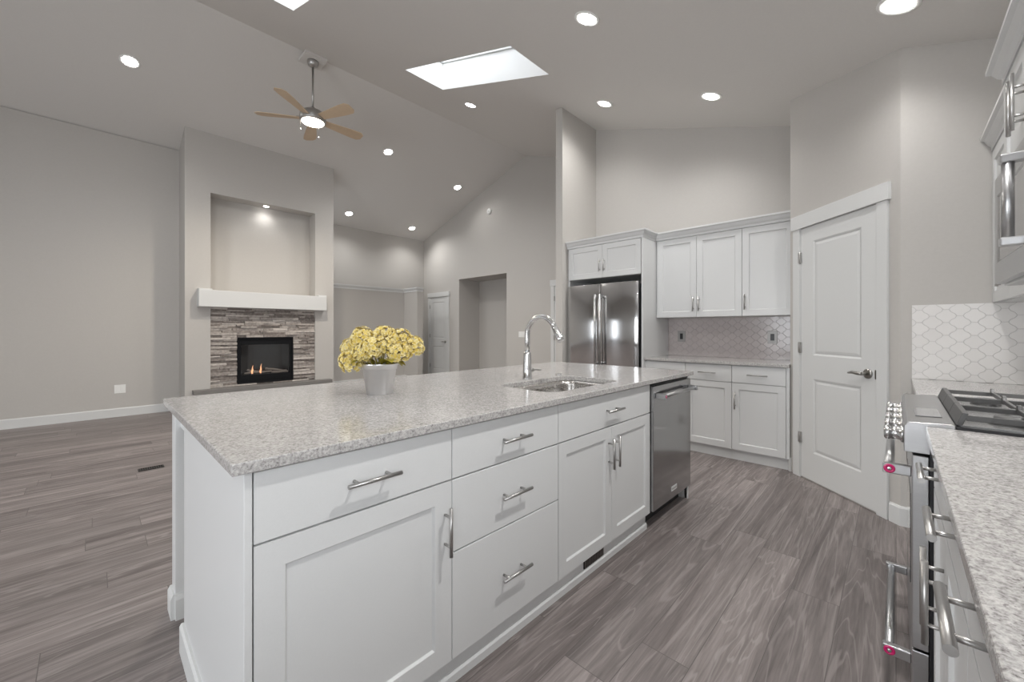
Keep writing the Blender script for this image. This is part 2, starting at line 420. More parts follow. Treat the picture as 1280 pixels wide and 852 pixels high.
# gable wall with the hall opening
def gable():
    m = MB(); x0, x1 = XG, XG + .12
    top = lambda a, b: [(a, zt(a)), (b, zt(b))]
    for poly in ([(3.04, 0), (5.94, 0), (5.94, zt(5.94)), (5.4, zt(5.4)), (3.04, zt(3.04))],
                 [(5.94, 2.41), (7.53, 2.41), (7.53, zt(7.53)), (5.94, zt(5.94))],
                 [(7.53, 0), (9.12, 0), (9.12, zt(9.12)), (7.53, zt(7.53))]):
        m.prism(poly, lambda p, k: ((x1 if k else x0), p[0], p[1]))
    return m
struct(build('wall_right', gable(), M['wall']))
# short hall behind the opening
hm = MB(); hm.box(6.685, 6.8, 4.3, 7.65, 0, 2.41); hm.box(6.16, 6.685, 7.53, 7.65, 0, 2.41); hm.box(6.16, 6.685, 4.3, 4.42, 0, 2.41); hm.box(6.16, 6.8, 4.3, 7.65, 2.41, 2.5)
struct(build('wall_hall', hm, M['wall']))
# partition beside the fridge, fridge wall, pantry corner, range wall
struct(build('wall_partition', wall_y(2.94, 3.04, [(3.96, 0), (6.04, 0), (6.04, zc(2.94) + .01), (3.96, zc(2.94) + .01)]), M['wall']))
struct(build('wall_front', wall_x(XF, XF + .12, [(.60, 0), (2.94, 0), (2.94, zt(2.94)), (.60, zt(.60))]), M['wall']))
PA, PB = Vector((3.46, -.02)), Vector((4.134, .654))
pm = MB()
pn = Vector((.7071, -.7071)) * .12
pm.hexa([(PA.x, PA.y, 0), (PB.x, PB.y, 0), (PB.x + .12, PB.y - .05, 0), (PA.x + .12, PA.y - .05, 0)],
        [(PA.x, PA.y, zt(PA.y)), (PB.x, PB.y, zt(PB.y)), (PB.x + .12, PB.y - .05, zt(PB.y - .05)), (PA.x + .12, PA.y - .05, zt(PA.y - .05))])
pm.hexa([(3.46, -.835, 0), (3.46, -.02, 0), (3.58, -.07, 0), (3.58, -.835, 0)], [(3.46, -.835, zt(-.835)), (3.46, -.02, zt(-.02)), (3.58, -.07, zt(-.07)), (3.58, -.835, zt(-.835))])
pm.hexa([(4.134, .654, 0), (4.72, .654, 0), (4.72, .60, 0), (4.20, .60, 0)], [(4.134, .654, zt(.654)), (4.72, .654, zt(.654)), (4.72, .60, zt(.6)), (4.20, .60, zt(.6))])
struct(build('wall_pantry', pm, M['wall']))
rm = MB()   # range wall with a window over the dining counter, behind the camera
for (a0, a1, c0, c1) in ((.10, 3.46, 0, zt(YR)), (-4.6, -2.10, 0, zt(YR)), (-2.10, .10, 0, 1.05), (-2.10, .10, 2.2, zt(YR))):
    rm.box(a0, a1, YR - .12, YR, c0, c1)
struct(build('wall_rear', rm, M['wall']))
w3 = sthing('window_3', (-1.0, YR, 1.05)); f = MB()
for (a0, a1, c0, c1) in ((-2.10, .10, 1.05, 1.10), (-2.10, .10, 2.15, 2.2), (-2.10, -2.05, 1.1, 2.15), (.05, .10, 1.1, 2.15), (-1.025, -.975, 1.1, 2.15)):
    f.box(a0, a1, YR - .10, YR - .03, c0, c1)
build('frame', f, M['white'], w3); build('pane', B(-2.05, .05, YR - .07, YR - .064, 1.1, 2.15), M['glass'], w3)
bm_ = MB()   # patio wall, behind the camera on the left: a glazed door and a tall living room window
for poly in ([(-.835, 0), (.65, 0), (.65, zt(.65)), (-.835, zt(-.835))], [(.65, 2.2), (2.85, 2.2), (2.85, zt(2.85)), (.65, zt(.65))],
             [(2.85, 0), (6.4, 0), (6.4, zt(6.4)), (5.4, zt(5.4)), (2.85, zt(2.85))], [(6.4, 2.2), (7.3, 2.2), (7.3, zt(7.3)), (6.4, zt(6.4))],
             [(7.3, 0), (7.95, 0), (7.95, zt(7.95)), (7.3, zt(7.3))]):
    bm_.prism(poly, lambda p, k: ((XW0 if k else XW0 - .12), p[0], p[1]))
struct(build('wall_patio', bm_, M['wall']))
w4 = sthing('window_4', (XW0, 1.75, 0)); f = MB()
for (b0, b1, c0, c1) in ((.65, 2.85, 0, .06), (.65, 2.85, 2.12, 2.2), (.65, .73, .06, 2.12), (2.77, 2.85, .06, 2.12), (1.71, 1.79, .06, 2.12)):
    f.box(XW0 - .09, XW0 - .02, b0, b1, c0, c1)
build('frame', f, M['white'], w4); build('pane', B(XW0 - .06, XW0 - .054, .73, 2.77, .06, 2.12), M['glass'], w4)
w5 = sthing('window_5', (XW0, 6.85, 0)); f = MB()
for (b0, b1, c0, c1) in ((6.4, 7.3, 0, .06), (6.4, 7.3, 2.14, 2.2), (6.4, 6.46, .06, 2.14), (7.24, 7.3, .06, 2.14)):
    f.box(XW0 - .09, XW0 - .02, b0, b1, c0, c1)
build('frame', f, M['white'], w5); build('pane', B(XW0 - .06, XW0 - .054, 6.46, 7.24, .06, 2.14), M['glass'], w5)

# fireplace column with art niche (open recess) and stone recess
FX0, FX1, FY = .903, 2.99, 7.30
NX0, NX1, NZ0, NZ1 = 1.20, 2.675, 1.80, 3.23
SX0, SX1, SZ0, SZ1 = 1.20, 2.675, .345, 1.60
def fpcol():
    m = MB(); ft = zc(FY) + .004; bt = zc(YL) + .004
    def blk(x0, x1, z0, z1, y0=FY, y1=YL + .12):
        if z1 is None:
            m.hexa([(x0, y0, z0), (x1, y0, z0), (x1, y1, z0), (x0, y1, z0)], [(x0, y0, zc(y0) + .01), (x1, y0, zc(y0) + .01), (x1, y1, zc(y1) + .01), (x0, y1, zc(y1) + .01)])
        else: m.box(x0, x1, y0, y1, z0, z1)
    blk(FX0, NX0, 0, None); blk(NX1, FX1, 0, None); blk(NX0, NX1, NZ1, None)
    blk(NX0, NX1, NZ0 - .2, NZ1, FY + .27); blk(NX0, NX1, SZ1 - .06, NZ0 - .2, FY); blk(NX0, NX1, NZ0 - .2, NZ0 - .02, FY, FY + .27)
    blk(NX0, NX1, 0, SZ1 - .06, FY + .10); blk(NX0, NX1, 0, SZ0 - .06, FY, FY + .10)
    return m
struct(build('wall_fireplace', fpcol(), M['wall']))

# half wall with white ledge cap, right of the fireplace
HY = 8.6; HX0, HX1, HYE, HZ = 5.206, 5.358, 8.03, 2.10
hw = MB(); hw.box(3.0, HX1, HY, HY + .12, 0, HZ); hw.box(HX0, HX1, HYE, HY, 0, HZ)
struct(build('wall_half', hw, M['wall']))
cap = MB()
prof = [(-.13, HZ), (.012, HZ), (.012, HZ + .035), (.028, HZ + .05), (.04, HZ + .075), (.04, HZ + .095), (-.13, HZ + .095)]
cap.sweep([(HX1 + .0, HYE), (HX0, HYE), (HX0, HY), (3.0, HY)], prof)
struct(build('trim_1', cap, M['white']))

# baseboards
def basebd(name, path, h=.12, t=.014):
    m = MB(); m.sweep(path, [(0, 0), (t, 0), (t, h - .012), (t - .006, h), (0, h)]); struct(build(name, m, M['white']))
basebd('baseboard_left', [(FX0, YL), (XW0, YL)])
basebd('baseboard_column', [(FX0, FY), (FX0, YL - .015)])
basebd('baseboard_front', [(FX1, FY), (FX0 - .014, FY)])
basebd('baseboard_hall', [(XG, 3.06), (XG, 4.0)])
basebd('baseboard_right', [(XG, 4.98), (XG, 5.94)])
basebd('baseboard_half', [(HX0, HYE), (HX0, HY), (3.0, HY)])
d45 = Vector((.7071, .7071))
def P45(u): return (PA.x + d45.x * u, PA.y + d45.y * u)
basebd('baseboard_pantry', [(3.46, -.09), (3.46, -.02), P45(.062)])
basebd('baseboard_corner', [P45(.94), (PB.x, PB.y), (4.145, .654)])

# ------------------------------------------------------------------ interior doors
def lever(mb, fr, u, v, sgn, L=.105):
    f = lambda a, b, c: fr((a, b, c))
    mb.tube([f(u, 0, v), f(u, .006, v), f(u, .012, v)], [.033, .033, .026], 24)
    mb.tube([f(u, .01, v), f(u, .052, v)], .011, 16)
    mb.tube([f(u - sgn * .008, .05, v), f(u + sgn * .03, .052, v), f(u + sgn * .07, .05, v + .003), f(u + sgn * L, .046, v - .004)], [.0115, .0115, .010, .006], 14)
def interior_door(name, fr, u0, u1, ztop, hinge_hi, pu, pz, latch_u, lz, hz, mat_handle='dark_nickel', cw=.085):
    o = fr((u0, 0, 0)); d = sthing(name, o)
    m = MB(fr); m.panels(u0 + .003, u1 - .003, .012, ztop, .002, .006, [(pu[0], pu[1], a, b) for a, b in pz], .006, .014, (.004, .02, .004)); build('door_panel', m, M['white'], d)
    c = MB(fr); c.box(u0 - cw, u0 - .004, .001, .019, 0, ztop + .006); c.box(u1 + .004, u1 + cw, .001, .019, 0, ztop + .006)
    c.box(u0 - .004, u0 + .001, .001, .013, 0, ztop + .006); c.box(u1 - .001, u1 + .004, .001, .013, 0, ztop + .006); build('casing', c, M['white'], d, .002)
    hd = MB(fr); hd.box(u0 - cw - .014, u1 + cw + .014, .001, .027, ztop + .006, ztop + .118); build('header', hd, M['white'], d, .002)
    for z in hz:
        h = MB(fr); hu = u1 if hinge_hi else u0
        h.tube([fr((hu, .016, z - .045)), fr((hu, .016, z + .045))], .006, 10) if False else None
        h.fr = None; h.tube([fr((hu, .016, z - .045)), fr((hu, .016, z + .045))], .0065, 10); h.fr = fr
        h.box(hu - .012, hu + .016, .008, .0205, z - .043, z + .043); build('hinge', h, M['nickel'], d)
    lv = MB(); fr2 = lambda p: fr((p[0], p[1] + .008, p[2])); lever(lv, fr2, latch_u, lz, 1 if hinge_hi else -1); build('door_handle', lv, M[mat_handle], d)
    return d
fp = frame((PA.x, PA.y, 0), (.7071, .7071, 0), (-.7071, .7071, 0))
d1 = interior_door('door_1', fp, .148, .822, 2.033, True, (.262, .692), [(.232, .822), (1.008, 1.915)], .212, .915, (1.80, 1.065, .33), 'dark_nickel', .078)
sp = MB(fp); sp.box(.1455, .1505, .008, .0215, .885, .945); build('strike_plate', sp, M['dark_nickel'], d1)
fg = frame((XG, 0, 0), (0, 1, 0), (-1, 0, 0))
interior_door('door_2', fg, 7.99, 8.70, 2.033, True, (8.10, 8.59), [(.22, .80), (1.0, 1.91)], 8.06, .915, (1.80, 1.06, .3))
interior_door('door_3', fg, 3.95, 4.66, 2.033, True, (4.06, 4.55), [(.22, .80), (1.0, 1.91)], 4.02, .915, (1.80, 1.06, .3))

# ------------------------------------------------------------------ cabinets
def pull(name, fr, u, v, w, parent, horiz=True, L=.158, sp=.096, r=.006):
    """bar pull standing off the face at depth w"""
    m = MB(); so = .034
    ax = (lambda t: fr((u + t, w + so, v))) if horiz else (lambda t: fr((u, w + so, v + t)))
    m.tube([ax(-L / 2), ax(L / 2)], r, 18)
    for s_ in (-1, 1):
        a = (u + s_ * sp / 2, w, v) if horiz else (u, w, v + s_ * sp / 2)
        m.tube([fr(a), fr((a[0], w + so, a[2]))], .0045, 10)
    return build(name, m, M['nickel'], parent)
G = .0015
def door(fr, u0, u1, v0, v1, w, parent, hu=None, hv=None, hL=.158, t=.02, rail=.06):
    m = MB(fr); m.panels(u0 + G, u1 - G, v0 + G, v1 - G, w - t, t, [(u0 + rail, u1 - rail, v0 + rail, v1 - rail)], .009, .005)
    d = build('door', m, M['cab'], parent, .0012)
    if hu is not None: pull('handle', fr, hu, hv, w, d, False, hL)
    return d
def drawer(fr, u0, u1, v0, v1, w, parent, t=.02, L=.158, hv=None, r=.006):
    m = MB(fr); m.box(u0 + G, u1 - G, w - t, w, v0 + G, v1 - G)
    d = build('drawer', m, M['cab'], parent, .0015)
    pull('handle', fr, (u0 + u1) / 2, hv or (v0 + v1) / 2, w, d, True, L, r=r); return d
def carcass(fr, u0, u1, v0, v1, w0, w1, parent, name='body'):
    return build(name, B(u0, u1, w0, w1, v0, v1, fr=fr), M['cab'], parent)

# --- island: faces -y at y = 1.075; u = x, w outward
IY = 1.075; fi = frame((0, IY, 0), (1, 0, 0), (0, -1, 0))
ZT = .886
gi = 'island cabinets'
c1 = thing('base_cabinet', 'white island cabinet with one drawer over one wide door at the near end', 'cabinet', (.53, 1.5, 0), gi)
carcass(fi, .255, .832, .10, ZT, -.86, -.022, c1)
sp = MB(); sp.box(.2374, .2545, IY - .002, 1.937, .10, ZT); build('side_panel', sp, M['cab'], c1, .0015)
bt = MB(); bt.sweep([(.2374, 1.105), (.2374, 1.945)], [(0, 0), (.013, 0), (.013, .095), (.007, .105), (0, .105)]); bt.box(.2374, .2545, 1.105, 1.937, 0, .10); build('base_trim', bt, M['white'], c1)
drawer(fi, .2565, .832, .709, .880, 0, c1)
door(fi, .2565, .832, .102, .707, 0, c1, .803, .552, rail=.068)
def toe(x0, x1, parent):
    m = MB(); m.box(x0, x1, 1.105, 1.14, 0, .10)
    m.sweep([(x1, 1.105), (x0, 1.105)], [(0, .0), (0.010, .0), (.010, .028), (.004, .036), (0, .036)][::1]); build('toe_kick', m, M['cab'], parent)
toe(.2545, .832, c1)
c2 = thing('base_cabinet', 'white island cabinet with three stacked drawers', 'cabinet', (1.125, 1.5, 0), gi)
carcass(fi, .8325, 1.4185, .10, ZT, -.86, -.022, c2)
drawer(fi, .8325, 1.4185, .709, .880, 0, c2); drawer(fi, .8325, 1.4185, .463, .707, 0, c2); drawer(fi, .8325, 1.4185, .102, .461, 0, c2)
toe(.8325, 1.4185, c2)
c3 = thing('base_cabinet', 'white island sink cabinet with one wide drawer front over a pair of doors', 'cabinet', (1.87, 1.5, 0), gi)
# carcass under the sink is open in the middle for the basin
m = MB(fi); m.box(1.419, 1.437, -.86, -.022, .10, ZT); m.box(2.312, 2.33, -.86, -.022, .10, ZT); m.box(1.437, 2.312, -.86, -.84, .10, ZT); m.box(1.437, 2.312, -.84, -.022, .10, .118); m.box(1.437, 2.312, -.04, -.022, .118, ZT)
build('body', m, M['cab'], c3)
drawer(fi, 1.419, 2.33, .709, .880, 0, c3)
door(fi, 1.419, 1.8745, .102, .707, 0, c3, 1.845, .575); door(fi, 1.8745, 2.33, .102, .707, 0, c3, 1.904, .575)
toe(1.419, 2.33, c3)
v = MB(); v.box(1.66, 1.84, 1.100, 1.1052, .040, .092)
vg = build('vent_grille', v, M['vent'], c3)
v = MB()
for k in range(12): v.box(1.664 + k * .0150, 1.669 + k * .0150, 1.097, 1.1003, .042, .090)
build('louvre', v, M['dark_nickel'], vg)

# back panel, seating overhang legs and aprons
bk = thing('island_back_frame', 'white panelled back and corner legs carrying the island overhang', 'island frame', (1.6, 2.0, 0))
build('back_panel', B(.2545, 2.963, 1.9375, 1.955, 0, ZT), M['cab'], bk)
for x0 in (.2374, 2.855):
    m = MB(); m.box(x0, x0 + .09, 2.175, 2.265, .0, ZT); lg = build('leg', m, M['cab'], bk, .002)
    m = MB(); m.sweep([(x0, 2.175), (x0, 2.265), (x0 + .09, 2.265), (x0 + .09, 2.175), (x0, 2.175)], [(0, 0), (.014, 0), (.014, .085), (.006, .105), (0, .105)])
    build('base_trim', m, M['white'], lg)
    build('apron', B(x0 + .018, x0 + .036, 1.955, 2.175, ZT - .085, ZT), M['cab'], bk)
build('apron', B(.3274, 2.855, 2.232, 2.25, ZT - .085, ZT), M['cab'], bk)

# far end panel of the island
ep = thing('island_end_panel', 'white panel closing the island end beyond the dishwasher', 'panel', (2.955, 1.5, 0))
build('panel', B(2.945, 2.963, IY + .004, 1.937, .0, ZT), M['cab'], ep, .0015)
m = MB(); m.sweep([(2.963, 1.937), (2.963, 1.10), (2.945, 1.10)], [(0, .0), (.014, .0), (.014, .09), (.006, .105), (0, .105)]); build('base_trim', m, M['white'], ep)

# --- dishwasher
dw = thing('dishwasher', 'dark grey stainless dishwasher built into the island', 'dishwasher', (2.64, 1.4, 0))
build('tub', B(2.34, 2.938, 1.08, 1.66, .10, .872), M['black'], dw)
build('base', B(2.345, 2.935, 1.14, 1.64, .002, .10), M['recess_shade'], dw)
m = MB(); m.box(2.3375, 2.9395, 1.056, 1.079, .110, .866); dd = build('door', m, M['dsteel'], dw, .003)
def medallion(p, n, parent, r=.0125):
    n = Vector(n).normalized(); a = n.orthogonal().normalized(); b = n.cross(a); p = Vector(p)
    m = MB(); m.lathe([(r, 0), (r, .002), (r * .92, .003), (r * .42, .003), (r * .40, .002)], p, 28, (a, b, n)); md = build('medallion', m, M['red'], parent)
    m = MB(); m.lathe([(r * .42, .0005), (r * .42, .0032), (r * .25, .004), (0, .0042)], p, 20, (a, b, n)); build('badge_centre', m, M['chrome'], md)
def pro_handle(x0, x1, y_face, y_bar, z, parent, dirn, rad=.011, med=True):
    """bar along x held by two flat end brackets; the end caps carry round medallions"""
    m = MB(); m.fr = None
    m.tube([(x0 + .012, y_bar, z), (x1 - .012, y_bar, z)], rad, 18); h = build('handle', m, M['lsteel'], parent)
    for xa in (x0, x1 - .022):
        k = MB(); e = .004 * dirn
        k.box(xa, xa + .022, min(y_face, y_bar + dirn * .017), max(y_face, y_bar + dirn * .017), z - .0165, z + .0165)
        build('bracket', k, M['lsteel'], h, .003)
    if med:
        medallion((x0, y_bar, z), (-1, 0, 0), h, .0145); medallion((x1, y_bar, z), (1, 0, 0), h, .0145)
    return h
hd = pro_handle(2.365, 2.912, 1.056, 1.012, .808, dd, -1, .0115, med=False)
medallion((2.376, 1.012 - .0172, .808), (0, -1, 0), hd, .0085)
m = MB(); m.box(2.60, 2.69, 1.0535, 1.0562, .158, .188); pl = build('badge', m, plain('silver_badge', (.66, .66, .66), .45), dd, .001)
def text(name, body, size, loc, rot, mat, parent):
    c = bpy.data.curves.new(name, 'FONT'); c.body = body; c.size = size; c.extrude = .0004; c.align_x = 'CENTER'; c.align_y = 'CENTER'
    t = bpy.data.objects.new(name, c); COL.objects.link(t); t.rotation_euler = rot; dg = bpy.context.evaluated_depsgraph_get()
    me = bpy.data.meshes.new_from_object(t.evaluated_get(dg)); bpy.data.objects.remove(t)
    me.materials.clear(); me.materials.append(mat)
    o = bpy.data.objects.new(name, me); COL.objects.link(o); o.parent = parent
    o.location = Vector(loc) - Vector(ORG[parent.name]); o.rotation_euler = rot; return o
text('lettering', 'KitchenAid', .016, (2.645, 1.0532, .173), (math.pi / 2, 0, 0), M['dark_nickel'], pl)

# --- island countertop with a rounded sink cut-out
def rrect(x0, x1, y0, y1, r, n=8):
    out = []
    for cx, cy, a0 in ((x1 - r, y1 - r, 0), (x0 + r, y1 - r, 90), (x0 + r, y0 + r, 180), (x1 - r, y0 + r, 270)):
        for k in range(n + 1):
            t = math.radians(a0 + 90 * k / n); out.append((cx + r * math.cos(t), cy + r * math.sin(t)))
    return out
SKX = (1.49, 2.13, 1.16, 1.545)
def top_with_hole(outer, hole, z0, z1):
    bm = bmesh.new()
    def loop(pts, z):
        vs = [bm.verts.new((*p, z)) for p in pts]; return vs, [bm.edges.new((vs[i], vs[(i + 1) % len(vs)])) for i in range(len(vs))]
    for z in (z0, z1):
        o, eo = loop(outer, z); h, eh = loop(hole, z)
        bmesh.ops.triangle_fill(bm, use_beauty=True, edges=eo + eh)
        if z == z0: lo = (o, h)
        else:
            for a, b in ((lo[0], o), (lo[1], h)):
                for i in range(len(a)):
                    j = (i + 1) % len(a); bm.faces.new((a[i], a[j], b[j], b[i]))
    bmesh.ops.recalc_face_normals(bm, faces=bm.faces)
    bm.verts.index_update(); mb = MB(); mb.add([tuple(v.co) for v in bm.verts], [[v.index for v in f.verts] for f in bm.faces]); bm.free(); return mb
mb = top_with_hole([(.21, 1.05), (2.985, 1.05), (2.985, 2.285), (.21, 2.285)], rrect(*SKX, .075), ZT + .0005, .914)
tag(build('island_countertop', mb, M['granite'], None, .003, (1.6, 1.67, ZT)), 'grey speckled quartz countertop covering the kitchen island', 'countertop')
sk = thing('sink', 'undermounted stainless steel sink set in the island countertop', 'sink', (1.81, 1.35, .66))
mb = MB(); rings = []
for (g, z, r) in ((.022, ZT - .001, .09), (-.002, ZT - .001, .073), (-.004, ZT - .03, .072), (-.012, .715, .07), (-.03, .692, .06), (-.06, .684, .05)):
    rings.append([(x, y, z) for x, y in rrect(SKX[0] - g, SKX[1] + g, SKX[2] - g, SKX[3] + g, r)])
n = len(rings[0]); mb.add([p for r in rings for p in r], [(i * n + k, i * n + (k + 1) % n, (i + 1) * n + (k + 1) % n, (i + 1) * n + k) for i in range(len(rings) - 1) for k in range(n)] + [[(len(rings) - 1) * n + k for k in range(n)]], True)
build('basin', mb, M['sink'], sk, fixn=False)
mb = MB(); mb.lathe([(.045, .0015), (.043, .004), (.03, .003), (.028, .0), (0, -.0005 + .001)], (1.81, 1.36, .684), 28); build('drain', mb, M['chrome'], sk)
fa = thing('faucet', 'tall gooseneck pull-down faucet beside the island sink', 'faucet', (1.81, 1.605, .914))
mb = MB(); fx, fy = 1.81, 1.605
mb.lathe([(.0, .0), (.030, .0), (.030, .006), (.027, .010), (.0255, .06), (.0225, .15), (.020, .165), (.0, .165)], (fx, fy, .914), 28); build('body', mb, M['chrome'], fa)
mb = MB(); pts = [(fx, fy, 1.075), (fx, fy, 1.14), (fx, fy, 1.18)]; R_ = .108
for k in range(1, 14):
    t = math.radians(180 * k / 14 * .93); pts.append((fx, fy - R_ + R_ * math.cos(t), 1.18 + R_ * math.sin(t) * .98))
mb.tube(pts, .016, 18); build('spout', mb, M['chrome'], fa)
e = Vector(pts[-1]); dvec = (Vector(pts[-1]) - Vector(pts[-2])).normalized()
mb = MB(); mb.tube([e, e + dvec * .015, e + dvec * .02, e + dvec * .075, e + dvec * .09], [.017, .017, .018, .0225, .021], 20); sh = build('spray_head', mb, M['chrome'], fa)
q = e + dvec * .05; mb = MB(); mb.tube([q + Vector((0, -.018, -.004)) * 1.0, q + Vector((0, -.022, -.004))], .008, 14); build('button', mb, M['black'], sh)
mb = MB(); mb.tube([(fx + .018, fy, .965), (fx + .05, fy, .965)], .0125, 16); mb.tube([(fx + .047, fy, .965), (fx + .062, fy, .966), (fx + .12, fy - .005, .960)], [.006, .005, .004], 12); build('lever', mb, M['nickel'], fa)
mb = MB(); mb.lathe([(0, 0), (.021, 0), (.021, .005), (.016, .009), (0, .010)], (2.115, 1.60, .914), 24)
tag(build('hole_cover', mb, M['chrome'], None, 0, (2.115, 1.60, .914)), 'small round chrome cap on the countertop behind the sink', 'cap')

# --- fridge wall run: faces -x ; u = y, w = -x
fb = frame((4.11, 0, 0), (0, 1, 0), (-1, 0, 0)); gb = 'base cabinets on the fridge wall'
def base_fridge(label, y0, y1, cols, hs):
    c = thing('base_cabinet', label, 'cabinet', (4.4, (y0 + y1) / 2, 0), gb)
    carcass(fb, y0, y1, .10, ZT, -.60, -.022, c)
    for (a, b), hu in zip(cols, hs):
        drawer(fb, a, b, .722, .880, 0, c); door(fb, a, b, .102, .720, 0, c, hu, .56)
    m = MB(fb); m.box(y0, y1, -.08, -.04, 0, .10); build('toe_kick', m, M['cab'], c)
    return c
base_fridge('white base cabinet with two drawers over paired doors beside the refrigerator', 1.105, 1.95, [(1.5275, 1.95), (1.105, 1.5275)], (1.557, 1.498))
cr_ = base_fridge('white base cabinet with one drawer and one door next to the pantry', .66, 1.104, [(.682, 1.104)], (1.073,))
mb = MB(fb); mb.box(.656, .681, -.03, -.004, .10, ZT); build('filler', mb, M['cab'], cr_)
tag(build('back_countertop', B(4.083, 4.719, .6555, 1.9495, ZT + .0005, .914), M['granite'], None, .003, (4.4, 1.3, ZT)), 'grey speckled quartz countertop between the refrigerator and the pantry', 'countertop')
# uppers
fu = frame((4.37, 0, 0), (0, 1, 0), (-1, 0, 0)); gu = 'upper cabinets on the fridge wall'; UZ0, UZ1 = 1.345, 2.20
u1 = thing('wall_cabinet', 'white two-door upper cabinet adjoining the tall refrigerator panel', 'cabinet', (4.5, 1.51, UZ0), gu)
carcass(fu, 1.0845, 1.9495, UZ0, UZ1, -.349, -.022, u1)
door(fu, 1.51, 1.932, UZ0, UZ1 - .003, 0, u1, 1.538, 1.48, .15); door(fu, 1.085, 1.51, UZ0, UZ1 - .003, 0, u1, 1.482, 1.48, .15)
u2 = thing('wall_cabinet', 'white single-door upper cabinet next to the pantry wall', 'cabinet', (4.5, .87, UZ0), gu)
carcass(fu, .656, 1.084, UZ0, UZ1, -.349, -.022, u2); door(fu, .66, 1.084, UZ0, UZ1 - .003, 0, u2, 1.056, 1.48, .15)
# tall cabinet around the fridge
ff = frame((4.06, 0, 0), (0, 1, 0), (-1, 0, 0))
fc = thing('fridge_cabinet', 'white two-door cabinet with side panel framing the refrigerator', 'cabinet', (4.4, 2.45, 0))
carcass(ff, 1.9705, 2.937, 1.815, UZ1, -.659, -.022, fc)
door(ff, 2.445, 2.915, 1.815, UZ1 - .003, 0, fc, 2.475, 1.955, .14); door(ff, 1.975, 2.445, 1.815, UZ1 - .003, 0, fc, 2.415, 1.955, .14)
build('side_panel', B(4.062, 4.719, 1.9502, 1.97, 0, UZ1), M['cab'], fc, .0015)
build('side_panel', B(4.082, 4.719, 2.918, 2.937, 0, 1.815), M['cab'], fc, .0015)
# crown moulding
cr = MB(); CP = [(-.02, UZ1), (.004, UZ1), (.004, UZ1 + .022), (.016, UZ1 + .034), (.030, UZ1 + .060), (.044, UZ1 + .068), (.044, UZ1 + .084), (-.02, UZ1 + .084)]
cr.sweep([(4.37, .656), (4.37, 1.9502), (4.06, 1.9502), (4.06, 2.938)], CP)
tag(build('crown_molding', cr, M['cab'], None, 0, (4.3, 1.9, UZ1)), 'white crown molding stepping along the cabinets above the refrigerator and backsplash', 'molding')

# --- refrigerator
FRX = 4.0; rf = thing('refrigerator', 'stainless steel french door refrigerator in white cabinet surround', 'refrigerator', (4.35, 2.445, 0))
build('body', B(4.075, 4.70, 2.0, 2.895, .012, 1.715), plain('dark_grey_fridge_case', (.10, .10, .105), .45), rf)
for (a, b) in ((1.99, 2.4425), (2.4475, 2.90)):
    m = MB()
    # gently bowed door front
    N = 10; pts = [(4.07, a), (4.07, b)]
    for k in range(N + 1):
        t = k / N; yy = b + (a - b) * t; gy = (yy - 1.99) / .91
        pts.append((FRX + .014 * (2 * gy - 1) ** 2 + .010 * (2 * t - 1) ** 2, yy))
    m.prism(pts, lambda p, k: (p[0], p[1], (1.735 if k else .70)), smooth=True)
    dr = build('door', m, M['steel'], rf, .002)
    hy = 2.415 if a < 2.2 else 2.475
    hm_ = MB(); hm_.tube([(FRX - .052, hy, .80), (FRX - .052, hy, 1.615)], .013, 16)
    for z in (.825, 1.59): hm_.tube([(FRX - .052, hy, z), (FRX + .006, hy, z)], .012, 14)
    build('handle', hm_, M['lsteel'], dr)
fz = build('freezer_drawer', B(FRX + .006, 4.07, 1.99, 2.90, .06, .695), M['steel'], rf, .003)
hm_ = MB(); hm_.tube([(FRX - .048, 2.05, .635), (FRX - .048, 2.84, .635)], .013, 16)
for yy in (2.09, 2.80): hm_.tube([(FRX - .048, yy, .635), (FRX + .008, yy, .635)], .012, 14)
build('handle', hm_, M['lsteel'], fz)

